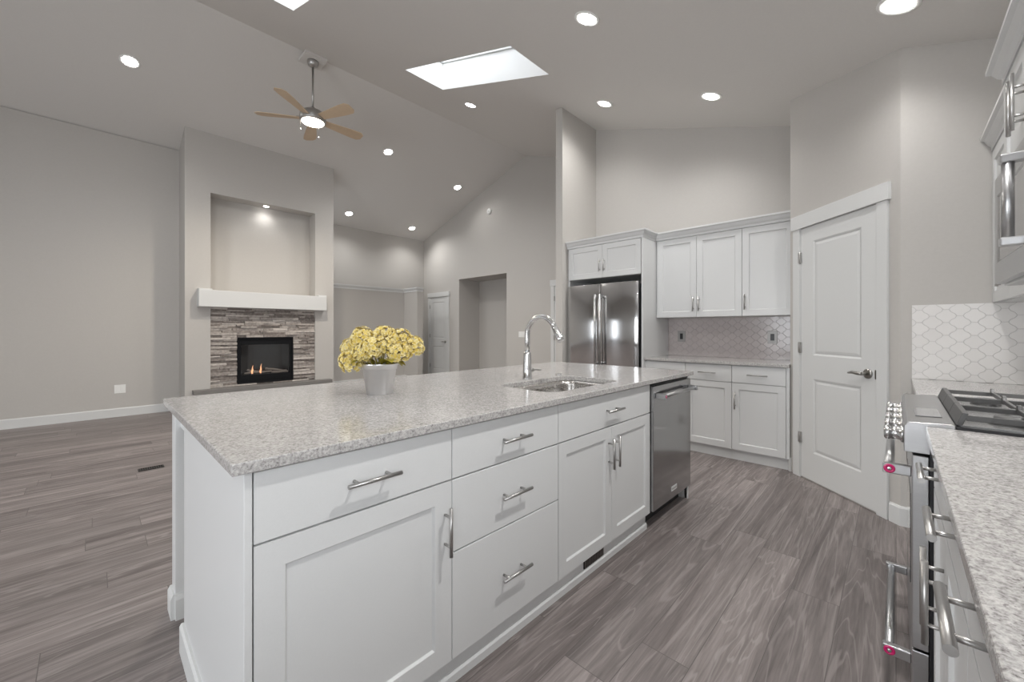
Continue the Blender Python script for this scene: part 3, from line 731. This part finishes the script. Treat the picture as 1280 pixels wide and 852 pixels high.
# --- lantern tile backsplashes
def tiles(P, uv, hw, hh, mats, name, label, parentloc):
    """P(u, d, v) -> world; lantern tiles raised on a grout bed over the rectangle uv"""
    u0, u1, v0, v1 = uv; bm = bmesh.new(); lay = bm.verts.layers.float.new('tone')
    n = 8; fl_ = .23 * hw
    A = Vector((fl_, hh)); Bp = Vector((hw - fl_, 0)); dv = Bp - A; nn = Vector((-dv.y, dv.x)).normalized()
    half = [A + dv * (k / n) - nn * (math.sin(2 * math.pi * k / n) * .055 * hw) for k in range(n)] + [Bp]
    ring = half + [Vector((p.x, -p.y)) for p in half[-2::-1]] + [Vector((-p.x, -p.y)) for p in half] + [Vector((-p.x, p.y)) for p in half[-2::-1]]
    g0, g1 = .974, .94
    row = 0; cv = v0 - hh
    while cv < v1 + hh:
        cu = u0 + (hw if row % 2 else 0) - 2 * hw
        while cu < u1 + 2 * hw:
            tone = random.random(); new = []
            for (g, d) in ((g0, .0015), (g0, .0055), (g1, .0068)):
                new.append([bm.verts.new((cu + p.x * g, cv + p.y * g, d)) for p in ring])
            for r in new:
                for q_ in r: q_[lay] = tone
            N = len(ring)
            for r0, r1 in zip(new, new[1:]):
                for k in range(N): bm.faces.new((r0[k], r0[(k + 1) % N], r1[(k + 1) % N], r1[k])).material_index = 0
            bm.faces.new(new[-1]).material_index = 0
            cu += 2 * hw
        row += 1; cv += hh
    for co_, no_ in (((u0, 0, 0), (-1, 0, 0)), ((u1, 0, 0), (1, 0, 0)), ((0, v0, 0), (0, -1, 0)), ((0, v1, 0), (0, 1, 0))):
        geom = bm.verts[:] + bm.edges[:] + bm.faces[:]
        bmesh.ops.bisect_plane(bm, geom=geom, plane_co=co_, plane_no=no_, clear_outer=True)
    # grout bed
    vs = [bm.verts.new(p) for p in ((u0, v0, .0004), (u1, v0, .0004), (u1, v1, .0004), (u0, v1, .0004), (u0, v0, .0045), (u1, v0, .0045), (u1, v1, .0045), (u0, v1, .0045))]
    for f_ in ((3, 2, 1, 0), (4, 5, 6, 7), (0, 1, 5, 4), (1, 2, 6, 5), (2, 3, 7, 6), (3, 0, 4, 7)):
        bm.faces.new([vs[i] for i in f_]).material_index = 1
    org = Vector(parentloc)
    for v_ in bm.verts: v_.co = Vector(P(v_.co.x, v_.co.z, v_.co.y)) - org
    bmesh.ops.recalc_face_normals(bm, faces=bm.faces)
    me = bpy.data.meshes.new(name); bm.to_mesh(me); bm.free()
    for q_ in mats: me.materials.append(q_)
    o = bpy.data.objects.new(name, me); COL.objects.link(o); o.location = org
    return tag(o, label, 'backsplash')
tiles(lambda u, d, v: (XF - d, u, v), (.656, 1.949, .9145, 1.344), 0.055, .0376, [M['tile_pink'], M['grout_pink']], 'backsplash', 'blush lantern-tile backsplash under the fridge-wall upper cabinets', (XF, 1.3, .9145))
tiles(lambda u, d, v: (3.46 - d, u, v), (-.706, -.070, .9145, 1.359), 0.055, .0376, [M['tile_white'], M['grout_white']], 'backsplash', 'white lantern-tile backsplash on the short wall beyond the range', (3.46, -.39, .9145))
tiles(lambda u, d, v: (u, YR + d, v), (.17, 3.452, .9145, 1.359), 0.055, .0376, [M['tile_white'], M['grout_white']], 'backsplash', 'white lantern-tile backsplash along the wall behind the range', (1.8, YR, .9145))

# --- range side: cabinets face +y at y = -.088
fr_ = frame((0, -.080, 0), (1, 0, 0), (0, 1, 0)); gr = 'range wall base cabinets'
def base_range(label, x0, x1):
    c = thing('base_cabinet', label, 'cabinet', ((x0 + x1) / 2, -.4, 0), gr); mid = (x0 + x1) / 2
    carcass(fr_, x0, x1, .10, ZT, -.62, -.022, c)
    for a, b, hu in ((x0, mid, mid - .04), (mid, x1, mid + .04)):
        drawer(fr_, a, b, .752, .880, 0, c, L=.165, hv=.835, r=.007); door(fr_, a, b, .102, .750, 0, c, hu, .605, .185)
    m = MB(fr_); m.box(x0, x1, -.09, -.05, 0, .10); build('toe_kick', m, M['cab'], c); return c
ra = base_range('white base cabinet with two drawers over two doors adjoining the range', .935, 1.70)
build('filler', B(1.7005, 1.768, -.13, -.115, .10, ZT), M['cab'], ra)
base_range('white base cabinet with bar pulls closest to the camera on the range side', .30, .934)
base_range('unseen white base cabinet added behind the camera under the counter window', -2.29, .296)  # added out of view under the counter stretch that shades the island front
base_range('white base cabinet on the far side of the range', 2.545, 3.445)
tag(build('near_countertop', B(-2.3, 1.770, -.700, -.066, ZT + .0005, .914), M['granite'], None, .003, (1, -.4, ZT)), 'grey speckled quartz countertop in the foreground beside the range', 'countertop')  # stretch behind the camera added to shade the lower island front
tag(build('far_countertop', B(2.541, 3.452, -.700, -.066, ZT + .0005, .914), M['granite'], None, .003, (3, -.4, ZT)), 'pale quartz countertop between the range and the short tiled wall', 'countertop')

# --- range
rx0, rx1 = 1.774, 2.537
rg = thing('range', 'stainless steel gas range with front knobs and black grates', 'range', (2.155, -.38, 0))
build('body', B(rx0, rx1, -.695, -.075, .05, .86), M['black'], rg)
cp = MB(); cp.prism([(-.018, .826), (-.018, .905), (-.026, .921), (-.128, .926), (-.128, .826)], lambda p, k: ((rx1 if k else rx0), p[0], p[1])); cpo = build('control_panel', cp, M['lsteel'], rg, .002)
dp = MB(); dp.hexa([(1.90, -.046, .9225), (2.09, -.046, .9225), (2.09, -.108, .9255), (1.90, -.108, .9255)], [(1.90, -.046, .9245), (2.09, -.046, .9245), (2.09, -.108, .9275), (1.90, -.108, .9275)]); build('display', dp, M['mglass'], cpo, .001)
for k in range(5):
    x = rx0 + .085 + k * .148; kb = MB(); ax = (Vector((1, 0, 0)), Vector((0, 0, 1)), Vector((0, 1, 0)))
    kb.lathe([(0, 0), (.029, 0), (.029, .006), (.022, .009), (.021, .032), (.024, .034), (.0235, .044), (.018, .048), (0, .048)], (x, -.018, .866), 26, ax); build('knob', kb, M['chrome'], rg)
ck = MB(); ck.box(rx0, rx1, -.700, -.1285, .862, .921); cko = build('cooktop', ck, M['black'], rg, .002)
ck = MB(); ck.box(rx0 + .03, rx1 - .03, -.668, -.135, .9212, .9235); build('drip_tray', ck, plain('steel_cooktop', (.62, .62, .62), .25, 1.0), rg)
for (x, y, r) in ((rx0 + .15, -.25, .045), (rx0 + .15, -.53, .036), ((rx0 + rx1) / 2, -.39, .055), (rx1 - .15, -.25, .04), (rx1 - .15, -.53, .045)):
    m = MB(); m.lathe([(0, 0), (r, 0), (r, .010), (r * .72, .012), (r * .72, .020), (r * .5, .022), (0, .022)], (x, y, .9236), 26); build('burner', m, M['iron'], rg)
gw = (rx1 - rx0 - .03) / 3
for k in range(3):
    x0 = rx0 + .015 + k * gw + .002; x1 = x0 + gw - .004; y0, y1 = -.662, -.130; g_ = MB(); zt0, zt1 = .946, .960
    # sloping front and rear rails
    for ya, yb in ((y1, y1 - .026), (y0, y0 + .026)):
        g_.hexa([(x0, ya, .9238), (x1, ya, .9238), (x1, (ya + yb) / 2, .9238), (x0, (ya + yb) / 2, .9238)],
                [(x0, (ya + yb) / 2, .962), (x1, (ya + yb) / 2, .962), (x1, yb, .962), (x0, yb, .962)])
    for xx in (x0, x1 - .009): g_.box(xx, xx + .009, y0 + .02, y1 - .02, zt0 - .006, zt1 - .004)
    for yy in (-.28, -.395, -.51): g_.box(x0 + .01, x1 - .01, yy - .0045, yy + .0045, zt0, zt1)
    for yy in (-.28, -.395, -.51): g_.hexa([(x1 - .034, yy - .005, zt1 - .004), (x1 - .004, yy - .005, zt1 - .004), (x1 - .004, yy + .005, zt1 - .004), (x1 - .034, yy + .005, zt1 - .004)], [(x1 - .022, yy - .005, zt1 + .012), (x1 - .006, yy - .005, zt1 + .012), (x1 - .006, yy + .005, zt1 + .012), (x1 - .022, yy + .005, zt1 + .012)])
    build('grate', g_, M['iron'], rg, .0015)
od = build('oven_door', B(rx0 + .004, rx1 - .004, -.0745, -.036, .215, .818), M['lsteel'], rg, .003)
build('oven_window', B(rx0 + .13, rx1 - .13, -.0365, -.034, .36, .66), M['bglass'], od)
pro_handle(rx0 + .05, rx1 - .05, -.036, .016, .752, od, 1, .0125)
bd = build('baking_drawer', B(rx0 + .004, rx1 - .004, -.0745, -.036, .062, .208), M['lsteel'], rg, .003)
pro_handle(rx0 + .05, rx1 - .05, -.036, .016, .150, bd, 1, .0125)
m = MB()
for xx in (rx0 + .04, rx1 - .08):
    for yy in (-.14, -.62): m.box(xx, xx + .04, yy, yy + .04, .0, .05)
build('foot', m, M['black'], rg)

# --- above the range
fw = frame((0, -.386, 0), (1, 0, 0), (0, 1, 0)); UB = 1.36
uc = thing('wall_cabinet', 'white two-door upper cabinet above the tiled corner beyond the microwave', 'cabinet', (3.0, -.55, UB), 'range wall upper cabinets')
carcass(fw, 2.542, 3.455, UB, UZ1, -.322, -.022, uc)
door(fw, 2.543, 2.9985, UB, UZ1 - .003, 0, uc, 2.965, 1.50, .158); door(fw, 2.9985, 3.453, UB, UZ1 - .003, 0, uc, 3.03, 1.50, .158)
fm = frame((0, -.314, 0), (1, 0, 0), (0, 1, 0))
um = thing('wall_cabinet', 'white upper cabinet with paired tall bar pulls above the microwave', 'cabinet', (2.155, -.5, 1.82), 'range wall upper cabinets')
carcass(fm, rx0, rx1 + .004, 1.818, UZ1, -.394, -.022, um)
door(fm, rx0, 2.1575, 1.82, UZ1 - .003, 0, um, 2.128, 1.972, .19); door(fm, 2.1575, rx1 + .004, 1.82, UZ1 - .003, 0, um, 2.187, 1.972, .19)
cr = MB(); cr.sweep([(1.774, -.709), (1.774, -.314), (2.541, -.314), (2.541, -.386), (3.455, -.386)], CP)
tag(build('crown_molding', cr, M['cab'], None, 0, (2.6, -.4, UZ1)), 'white crown molding over the cabinets beside the microwave', 'molding')
mw = thing('microwave', 'stainless steel over-the-range microwave with vertical bar handle', 'microwave', (2.155, -.5, 1.384))
build('body', B(rx0 + .004, rx1, -.706, -.315, 1.386, 1.816), M['lsteel'], mw, .002)
mdoor = MB(frame((0, -.29, 0), (1, 0, 0), (0, 1, 0))); mdoor.panels(rx0 + .004, rx1, 1.395, 1.814, -.024, .024, [(1.99, rx1 - .055, 1.475, 1.74)], .005, .004); md = build('door', mdoor, M['lsteel'], mw, .001)
build('window', B(1.995, rx1 - .06, -.2955, -.2935, 1.481, 1.734), M['mglass'], md)
h = MB(); h.tube([(1.905, -.243, 1.465), (1.905, -.243, 1.735)], .0135, 18); ho = build('handle', h, M['lsteel'], md)
for z in (1.462, 1.712):
    h = MB(); h.box(1.889, 1.921, -.2895, -.226, z, z + .026); build('bracket', h, M['lsteel'], ho, .004)
h = MB()
for k in range(10): h.box(1.90 + k * .05, 1.935 + k * .05, -.42, -.36, 1.383, 1.3865)
build('vent_slot', h, M['black'], mw)
build('task_lamp', B(2.24, 2.36, -.50, -.46, 1.3825, 1.3862), M['lens'], mw)
l = bpy.data.lights.new('task_spot', 'SPOT'); l.energy = 9; l.spot_size = math.radians(150); l.spot_blend = .8; l.shadow_soft_size = .04; l.color = LAMP_COL
lo = bpy.data.objects.new('task_spot', l); COL.objects.link(lo); lo.parent = mw; lo.location = Vector((2.30, -.48, 1.372)) - Vector(ORG[mw.name])

# ------------------------------------------------------------------ fireplace
st = MB(); ix0, ix1, iz0, iz1 = 1.536, 2.331, .37, 1.09
def stones():
    rnd = random.Random(5); z = SZ0
    while z < 1.545 - .004:
        h = min(rnd.uniform(.020, .042), 1.546 - z); 
        if 1.546 - (z + h) < .012: h = 1.546 - z
        if z < iz0 < z + h: h = iz0 - z
        if z < iz1 < z + h: h = iz1 - z
        spans = [(SX0, SX1)] if (z + h <= iz0 + 1e-6 or z >= iz1 - 1e-6) else [(SX0, ix0 - .001), (ix1 + .001, SX1)]
        for a, b in spans:
            x = a
            while x < b - 1e-6:
                w = rnd.uniform(.08, .34)
                if b - (x + w) < .06: w = b - x
                st.t = rnd.random() ** 1.2
                d = rnd.uniform(.008, .046); yb = FY + .10; yf = yb - .045 - d; j = lambda: rnd.uniform(-.004, .004)
                st.hexa([(x + .001, yf + j(), z + .001), (x + w - .001, yf + j(), z + .001), (x + w - .001, yb - .0005, z + .001), (x + .001, yb - .0005, z + .001)],
                        [(x + .001, yf + j(), z + h - .001), (x + w - .001, yf + j(), z + h - .001), (x + w - .001, yb - .0005, z + h - .001), (x + .001, yb - .0005, z + h - .001)])
                x += w
        z += h
stones()
tag(build('stone_surround', st, M['stone'], None, .002, (1.93, FY, SZ0), 1), 'stacked grey ledger stone surround framing the gas fireplace', 'fireplace surround')
hs = MB(); hs.box(.985, 2.92, 7.17, FY - .001, .283, .343); hs.box(SX0 + .002, SX1 - .002, FY - .001, FY + .098, .2855, .343)
tag(build('hearth', hs, M['hearth'], None, .004, (1.95, 7.2, .283)), 'long grey stone hearth slab below the fireplace', 'hearth')
mt = thing('mantel', 'thick white box mantel over the stone fireplace', 'mantel', (1.925, 7.2, 1.545))
m = MB(); m.box(1.041, 2.812, 7.15, FY - .0005, 1.545, 1.785); build('beam', m, M['white'], mt, .003)
for a, b in ((1.041, 1.198), (2.677, 2.812)): build('cap', B(a, b, 7.16, FY - .0005, 1.7852, 1.805), M['white'], mt, .002)
fi_ = thing('gas_fireplace', 'black framed gas fireplace insert with lit flames', 'fireplace', (1.93, 7.3, .37))
def rect_ring(x0, x1, z0, z1, ya, yb, w):
    m = MB(); m.box(x0, x0 + w, ya, yb, z0, z1); m.box(x1 - w, x1, ya, yb, z0, z1); m.box(x0 + w, x1 - w, ya, yb, z0, z0 + w); m.box(x0 + w, x1 - w, ya, yb, z1 - w, z1); return m
build('outer_frame', rect_ring(ix0 + .001, ix1 - .001, iz0, iz1 - .001, FY + .02, FY + .099, .022), M['mblack'], fi_, .002)
m = rect_ring(ix0 + .023, ix1 - .023, iz0 + .023, iz1 - .023, FY + .035, FY + .099, .03)
m.box(ix0 + .053, ix1 - .053, FY + .03, FY + .06, iz1 - .115, iz1 - .053); m.box(ix0 + .053, ix1 - .053, FY + .03, FY + .06, iz0 + .053, iz0 + .13)
m.box(ix0 + .03, ix1 - .03, FY + .022, FY + .034, iz1 - .05, iz1 - .042)
build('inner_frame', m, M['mblack'], fi_, .002)
build('glass_front', B(ix0 + .053, ix1 - .053, FY + .045, FY + .049, iz0 + .13, iz1 - .115), M['fglass'], fi_)
build('firebox', B(ix0 + .053, ix1 - .053, FY + .094, FY + .0985, iz0 + .13, iz1 - .115), plain('firebox_liner', (.022, .021, .021), .9, spec=.1, bump=.4, bscale=20), fi_)
bx = iz0 + .13
for (p0, p1, r) in (((1.64, FY + .073, bx + .028), (2.02, FY + .078, bx + .04), .017), ((1.93, FY + .074, bx + .085), (2.24, FY + .072, bx + .028), .018), ((1.68, FY + .078, bx + .075), (1.88, FY + .077, bx + .03), .015), ((2.02, FY + .071, bx + .018), (2.26, FY + .073, bx + .02), .017)):
    m = MB(); a, b = Vector(p0), Vector(p1); rs = [r * random.uniform(.82, 1.12) for _ in range(7)]
    m.tube([a.lerp(b, k / 6) + Vector((0, 0, random.uniform(-.004, .004))) for k in range(7)], rs, 10); build('log', m, M['log'], fi_)
for (x, hgt) in ((1.745, .13), (1.862, .145)):
    m = MB(); m.tube([(x, FY + .062, bx + .015), (x - .006, FY + .062, bx + .045), (x + .004, FY + .063, bx + .08), (x + .002, FY + .064, bx + hgt - .02), (x + .012, FY + .064, bx + hgt + .02)], [.010, .014, .012, .006, .001], 10); build('flame', m, M['flame'], fi_)

# ------------------------------------------------------------------ flowers
pf = thing('potted_hydrangeas', 'pale yellow hydrangea blooms in a small galvanized bucket on the island', 'flowers', (.925, 1.74, .914))
c0 = Vector((.925, 1.74, .914)); Rv = Vector((.6915, -.7224, 0)); Fv = Vector((.7224, .6915, 0))
m = MB(); m.lathe([(0, 0), (.058, 0), (.060, .003), (.0745, .112), (.0755, .1125), (.0785, .114), (.0815, .136), (.0835, .140), (.081, .1415), (.077, .134), (.072, .10), (.057, .006), (0, .006)], c0, 40); build('bucket', m, M['galv'], pf)
m = MB(); m.lathe([(0, .118), (.073, .118)], c0, 24); build('moss', m, M['leaf'], pf)
def bloom(seed, R=.055):
    rnd = random.Random(seed); m = MB(); N = 120
    for i in range(N):
        z = 1 - 2 * (i + .5) / N
        if z < -.72: continue
        ph = i * 2.39996; r = math.sqrt(1 - z * z); d = Vector((r * math.cos(ph), r * math.sin(ph), z * .86)).normalized()
        d = (d + Vector((rnd.uniform(-.12, .12), rnd.uniform(-.12, .12), rnd.uniform(-.12, .12)))).normalized()
        c = d * R * rnd.uniform(.86, 1.04); a = d.orthogonal().normalized(); a.rotate(Matrix.Rotation(rnd.uniform(0, 6.28), 3, d)); b = d.cross(a)
        m.t = rnd.uniform(.05, .6); ps = rnd.uniform(.0088, .0125)
        for k in range(5):
            t = 2 * math.pi * k / 5; e1 = a * math.cos(t) + b * math.sin(t); e2 = b * math.cos(t) - a * math.sin(t)
            L = [(.0, .0, .0), (.45, -.36, .10), (.9, -.42, .34), (1.05, 0, .34), (.9, .42, .34), (.45, .36, .10), (.6, 0, .06)]
            k0 = len(m.v)
            m.add([c + (e1 * x + e2 * y + d * h) * ps for x, y, h in L], [(0, 1, 6), (1, 2, 6), (2, 3, 6), (3, 4, 6), (4, 5, 6), (5, 0, 6)], True)
            for q_, dt in zip(range(k0, k0 + 7), (-.5, -.05, .35, .5, .35, -.05, -.25)): m.tone[q_] = max(0, min(1, m.t + dt))
    return m
protos = [build('flower_head', bloom(s_), M['petal'], None, fixn=False) for s_ in (11, 12, 13)]
for o in protos: o.parent = pf
heads = [(-.118, -.03, .150, 1.0), (-.135, .02, .208, .95), (-.075, -.01, .250, 1.05), (.022, .0, .255, 1.08), (-.015, -.055, .212, 1.0), (.095, -.005, .245, 1.0), (.150, .01, .212, 1.0), (.102, -.04, .190, .95),
         (-.06, -.06, .190, .85), (-.03, .07, .235, 1.0), (.08, .07, .22, 1.0), (-.10, .08, .19, .9), (.05, -.05, .225, .8)]
for i, (lt, fw_, z, s_) in enumerate(heads):
    o = protos[i] if i < 3 else protos[i % 3].copy()
    if i >= 3: COL.objects.link(o); o.parent = pf
    o.location = Rv * lt + Fv * fw_ + Vector((0, 0, z)); o.scale = (s_,) * 3; o.rotation_euler = (random.uniform(-.3, .3), random.uniform(-.3, .3), random.uniform(0, 6))
lf = []
for i, (az, tilt, z, L) in enumerate(((-.6, .5, .142, .11), (.2, .35, .146, .10), (.9, .6, .14, .12), (2.3, .5, .145, .11), (3.6, .3, .142, .12), (4.6, .55, .14, .10), (5.2, .2, .15, .12))):
    m = MB(); m.v = []; N = 8
    dr = Rv * math.cos(az) - Fv * math.sin(az); sd = Vector((-dr.y, dr.x, 0))
    pts = []
    for k in range(N + 1):
        t = k / N; w = .030 * math.sin(math.pi * min(1, t * .97 + .02)) ** .8; c = c0 + dr * (.03 + L * t) + Vector((0, 0, z + tilt * L * t - .5 * L * t * t))
        pts += [c - sd * w + Vector((0, 0, w * .3)), c, c + sd * w + Vector((0, 0, w * .3))]
    m.add(pts, [(3 * k + j, 3 * k + j + 1, 3 * k + j + 4, 3 * k + j + 3) for k in range(N) for j in (0, 1)], True); build('leaf', m, M['leaf'], pf, fixn=False)
m = MB()
for (lt, fw_, z, s_) in heads:
    p1 = c0 + Rv * lt + Fv * fw_ + Vector((0, 0, z - .02)); p0 = c0 + Rv * lt * .25 + Fv * fw_ * .25 + Vector((0, 0, .12)); m.tube([p0, p0.lerp(p1, .5) + Vector((0, 0, .02)), p1], .003, 6)
build('stem', m, M['leaf'], pf)

# ------------------------------------------------------------------ lamps
def downlight(x, y, label, power=DOWNLIGHT_W, z=None, tilt=True, rad=.094, grp='recessed ceiling lights'):
    zz = zc(y) if z is None else z; ang = (math.atan(SL) if y < RY else -math.atan(SL)) if tilt else 0
    t = thing('recessed_light', label, 'ceiling light', (x, y, zz), grp); ORG[t.name] = (0, 0, 0); t.rotation_euler = (ang, 0, 0)
    m = MB(); m.lathe([(rad, .0), (rad, -.004), (rad * .93, -.008), (rad * .74, -.006), (rad * .72, -.001), (rad * .72, .0)], (0, 0, 0), 36, closed=True); build('trim_ring', m, M['plate'], t)
    m = MB(); m.lathe([(rad * .715, -.002), (rad * .70, -.006), (rad * .6, -.011), (rad * .4, -.015), (0, -.017)], (0, 0, 0), 36); build('lens', m, M['lens'], t)
    l = bpy.data.lights.new('lamp', 'SPOT'); l.energy = power; l.spot_size = math.radians(150); l.spot_blend = .85; l.shadow_soft_size = .06; l.color = LAMP_COL
    lo = bpy.data.objects.new('lamp', l); COL.objects.link(lo); lo.parent = t; lo.location = (0, 0, -.03)
for x, y, lb, pw in ((2.99, -.01, 'large recessed ceiling light nearest the tall cabinets above the range, at the top edge', 0.5),
                 (2.51, 1.64, 'recessed ceiling light above the island sink, right of the big skylight', 0.85),
                 (3.935, 1.23, 'recessed ceiling light in front of the upper cabinets, nearer the pantry', 0.7),
                 (3.93, 2.34, 'recessed ceiling light beside the partition above the refrigerator', 0.5),
                 (3.67, 4.32, 'small recessed ceiling light just beyond the big skylight', 1.5),
                 (.0, 4.32, 'added recessed fill light near the ridge left of the smaller skylight, above the frame', 1.4),  # unseen lamp added to brighten the fireplace column and half wall
                 (.30, 6.50, 'recessed ceiling light left of the ceiling fan above the living room wall', 0.75),
                 (3.62, 6.50, 'recessed ceiling light right of the ceiling fan near the fireplace column', 1.9),
                 (5.41, 6.80, 'recessed ceiling light on the living room slope nearest the gable wall peak', 0.35),
                 (3.81, 8.50, 'recessed ceiling light low on the slope just right of the fireplace column', 1.0),
                 (5.395, 8.55, 'recessed ceiling light in the far corner above the half wall', 1.0),
                 (.95, 1.64, 'recessed ceiling light over the near end of the island, above the frame', 0.3),
                 (1.42, -.01, 'recessed ceiling light above the foreground counter, above the frame', 1.7),
                 (-1.6, 1.4, 'recessed ceiling light over the dining area behind the camera', 0.6)):
    downlight(x, y, lb, DOWNLIGHT_W * pw)
downlight(1.96, FY + .14, 'small recessed light in the top of the fireplace art niche', 3.2, NZ1, False, .05, None)

fan = thing('ceiling_fan', 'five-blade ceiling fan with maple blades and a lit lamp hanging from the ridge', 'ceiling fan', (1.95, 5.4, RZ))
fc0 = Vector((1.95, 5.4, 0)); zb = 3.905
m = MB(); m.hexa([(1.82, 5.27, RZ - .075), (2.08, 5.27, RZ - .075), (2.08, 5.53, RZ - .075), (1.82, 5.53, RZ - .075)], [(1.82, 5.27, RZ - .035), (2.08, 5.27, RZ - .035), (2.08, 5.53, RZ - .035), (1.82, 5.53, RZ - .035)]); build('mounting_block', m, M['ceil'], fan)
m = MB(); m.lathe([(0, 0), (.068, 0), (.068, -.02), (.055, -.055), (.022, -.078), (0, -.078)], fc0 + Vector((0, 0, RZ - .075)), 30); build('canopy', m, M['nickel'], fan)
m = MB(); m.tube([fc0 + Vector((0, 0, RZ - .14)), fc0 + Vector((0, 0, zb + .14))], .0125, 14); build('downrod', m, M['nickel'], fan)
m = MB(); m.lathe([(0, .145), (.03, .145), (.045, .11), (.115, .095), (.150, .065), (.155, .02), (.154, -.02), (.149, -.032), (.136, -.037), (0, -.037)], fc0 + Vector((0, 0, zb)), 40); build('motor_housing', m, M['nickel'], fan)
m = MB(); m.lathe([(.134, -.036), (.128, -.044), (.08, -.052), (.0, -.056)], fc0 + Vector((0, 0, zb)), 36); build('lamp_lens', m, M['fanlens'], fan)
for k in range(5):
    t = math.radians(48 + 72 * k); d = Rv * math.cos(t) + Fv * math.sin(t); sd = Vector((-d.y, d.x, 0)); pitch = -.22
    m = MB(); N = 12; top = []; bot = []
    for i in range(N + 1):
        s_ = i / N; rr = .13 + .53 * s_; w = (.046 + .034 * min(1, s_ * 1.4)) * (1 if s_ < .96 else math.sqrt(max(.30, 1 - ((s_ - .96) / .046) ** 2)))
        for sg in (-1, 1):
            p = fc0 + d * rr + sd * w * sg + Vector((0, 0, zb + .004 + pitch * w * sg)); top.append(p + Vector((0, 0, .004))); bot.append(p - Vector((0, 0, .004)))
    n_ = len(top); fs = []
    for i in range(N):
        a = 2 * i; fs += [(a, a + 1, a + 3, a + 2), (n_ + a, n_ + a + 2, n_ + a + 3, n_ + a + 1), (a, a + 2, n_ + a + 2, n_ + a), (a + 1, n_ + a + 1, n_ + a + 3, a + 3)]
    fs += [(0, n_, n_ + 1, 1), (n_ - 2, n_ - 1, 2 * n_ - 1, 2 * n_ - 2)]
    m.add(top + bot, fs); bl = build('blade', m, M['maple'], fan)
    m = MB(); pa = fc0 + d * .10 + Vector((0, 0, zb + .012)); pb = fc0 + d * .19 + Vector((0, 0, zb + .013)); q_ = sd * .022
    m.hexa([pa - q_, pb - q_, pb + q_, pa + q_], [p + Vector((0, 0, .006)) for p in (pa - q_, pb - q_, pb + q_, pa + q_)]); build('blade_iron', m, M['nickel'], bl)
for sg, L in ((-1, .15), (1, .30)):
    p = fc0 + Rv * .118 * sg - Fv * .082 + Vector((0, 0, zb - .034)); m = MB(); m.tube([p, p - Vector((0, 0, L * .75))], .002, 6); ch = build('pull_chain', m, M['nickel'], fan)
    m = MB(); m.lathe([(0, .012), (.006, .010), (.011, 0), (.006, -.010), (0, -.012)], p - Vector((0, 0, L * .75 + .01)), 14); build('chain_bead', m, M['plate'], ch)
l = bpy.data.lights.new('fan_lamp', 'SPOT'); l.energy = 95; l.spot_size = math.radians(150); l.spot_blend = .6; l.shadow_soft_size = .1; l.color = (1, .9, .76)
lo = bpy.data.objects.new('fan_lamp', l); COL.objects.link(lo); lo.parent = fan; lo.location = (0, 0, zb - .15 - RZ)

# ------------------------------------------------------------------ plates, vents, detector
def plate(name, fr, u, v, w, h, label, cat, gang, steel=False, grp=None, dark=False, horiz=False):
    t = thing(name, label, cat, fr((u, .0, v)), grp)
    build('cover_plate', B(u - w / 2, u + w / 2, .0005, .006, v - h / 2, v + h / 2, fr=fr), plain('steel_plate', (.36, .35, .34), .45, .6) if steel else M['plate'], t, .0015)
    for k in range(gang):
        uu = u + (k - (gang - 1) / 2) * .046
        build('switch' if cat == 'switch' else 'receptacle', B(uu - .0165, uu + .0165, .006, .0085, v - .033, v + .033, fr=fr), M['black'] if dark else M['plate'], t, .001)
fl = frame((0, YL, 0), (1, 0, 0), (0, -1, 0))
plate('outlet', fl, .262, .385, .115, .118, 'white outlet plate low on the living room wall', 'outlet', 2)
ft = frame((XF - .0075, 0, 0), (0, 1, 0), (-1, 0, 0))
plate('outlet', ft, 1.793, 1.135, .085, .125, 'black outlet in steel plate on the blush backsplash beside the refrigerator panel', 'outlet', 1, True, 'outlets on the blush backsplash', True)
plate('outlet', ft, .895, 1.135, .085, .125, 'black outlet in steel plate on the blush backsplash nearer the pantry', 'outlet', 1, True, 'outlets on the blush backsplash', True)
plate('light_switch', fg, 5.505, 1.117, .165, .118, 'white multi-switch plate on the gable wall beside the hall opening', 'switch', 3)
sd_ = thing('smoke_detector', 'small round white detector high on the gable wall', 'detector', (XG, 6.464, 3.815)); ax = (Vector((0, 1, 0)), Vector((0, 0, 1)), Vector((-1, 0, 0)))
m = MB(); m.lathe([(0, .001), (.068, .001), (.068, .012), (.06, .03), (.045, .036), (0, .036)], (XG, 6.464, 3.815), 30, ax); build('housing', m, M['plate'], sd_)
m = MB(); m.lathe([(0, .036), (.016, .036), (.015, .040), (0, .040)], (XG, 6.464, 3.815), 16, ax); build('button', m, M['carcass'], sd_)
fv = thing('floor_vent', 'dark bronze floor register set in the planks left of the island', 'vent', (.352, 4.70, 0))
m = MB(); m.box(.268, .436, 4.66, 4.668, .0005, .006); m.box(.268, .436, 4.732, 4.74, .0005, .006); m.box(.268, .278, 4.668, 4.732, .0005, .006); m.box(.426, .436, 4.668, 4.732, .0005, .006); build('frame', m, M['vent'], fv)
m = MB()
for k in range(10): m.box(.281 + k * .0145, .288 + k * .0145, 4.668, 4.732, .001, .0045)
build('louvre', m, M['vent'], fv)
build('duct_shade', B(.278, .426, 4.668, 4.732, .0003, .0008), M['recess_shade'], fv)  # thin dark sheet painted as the shaded opening below the louvres
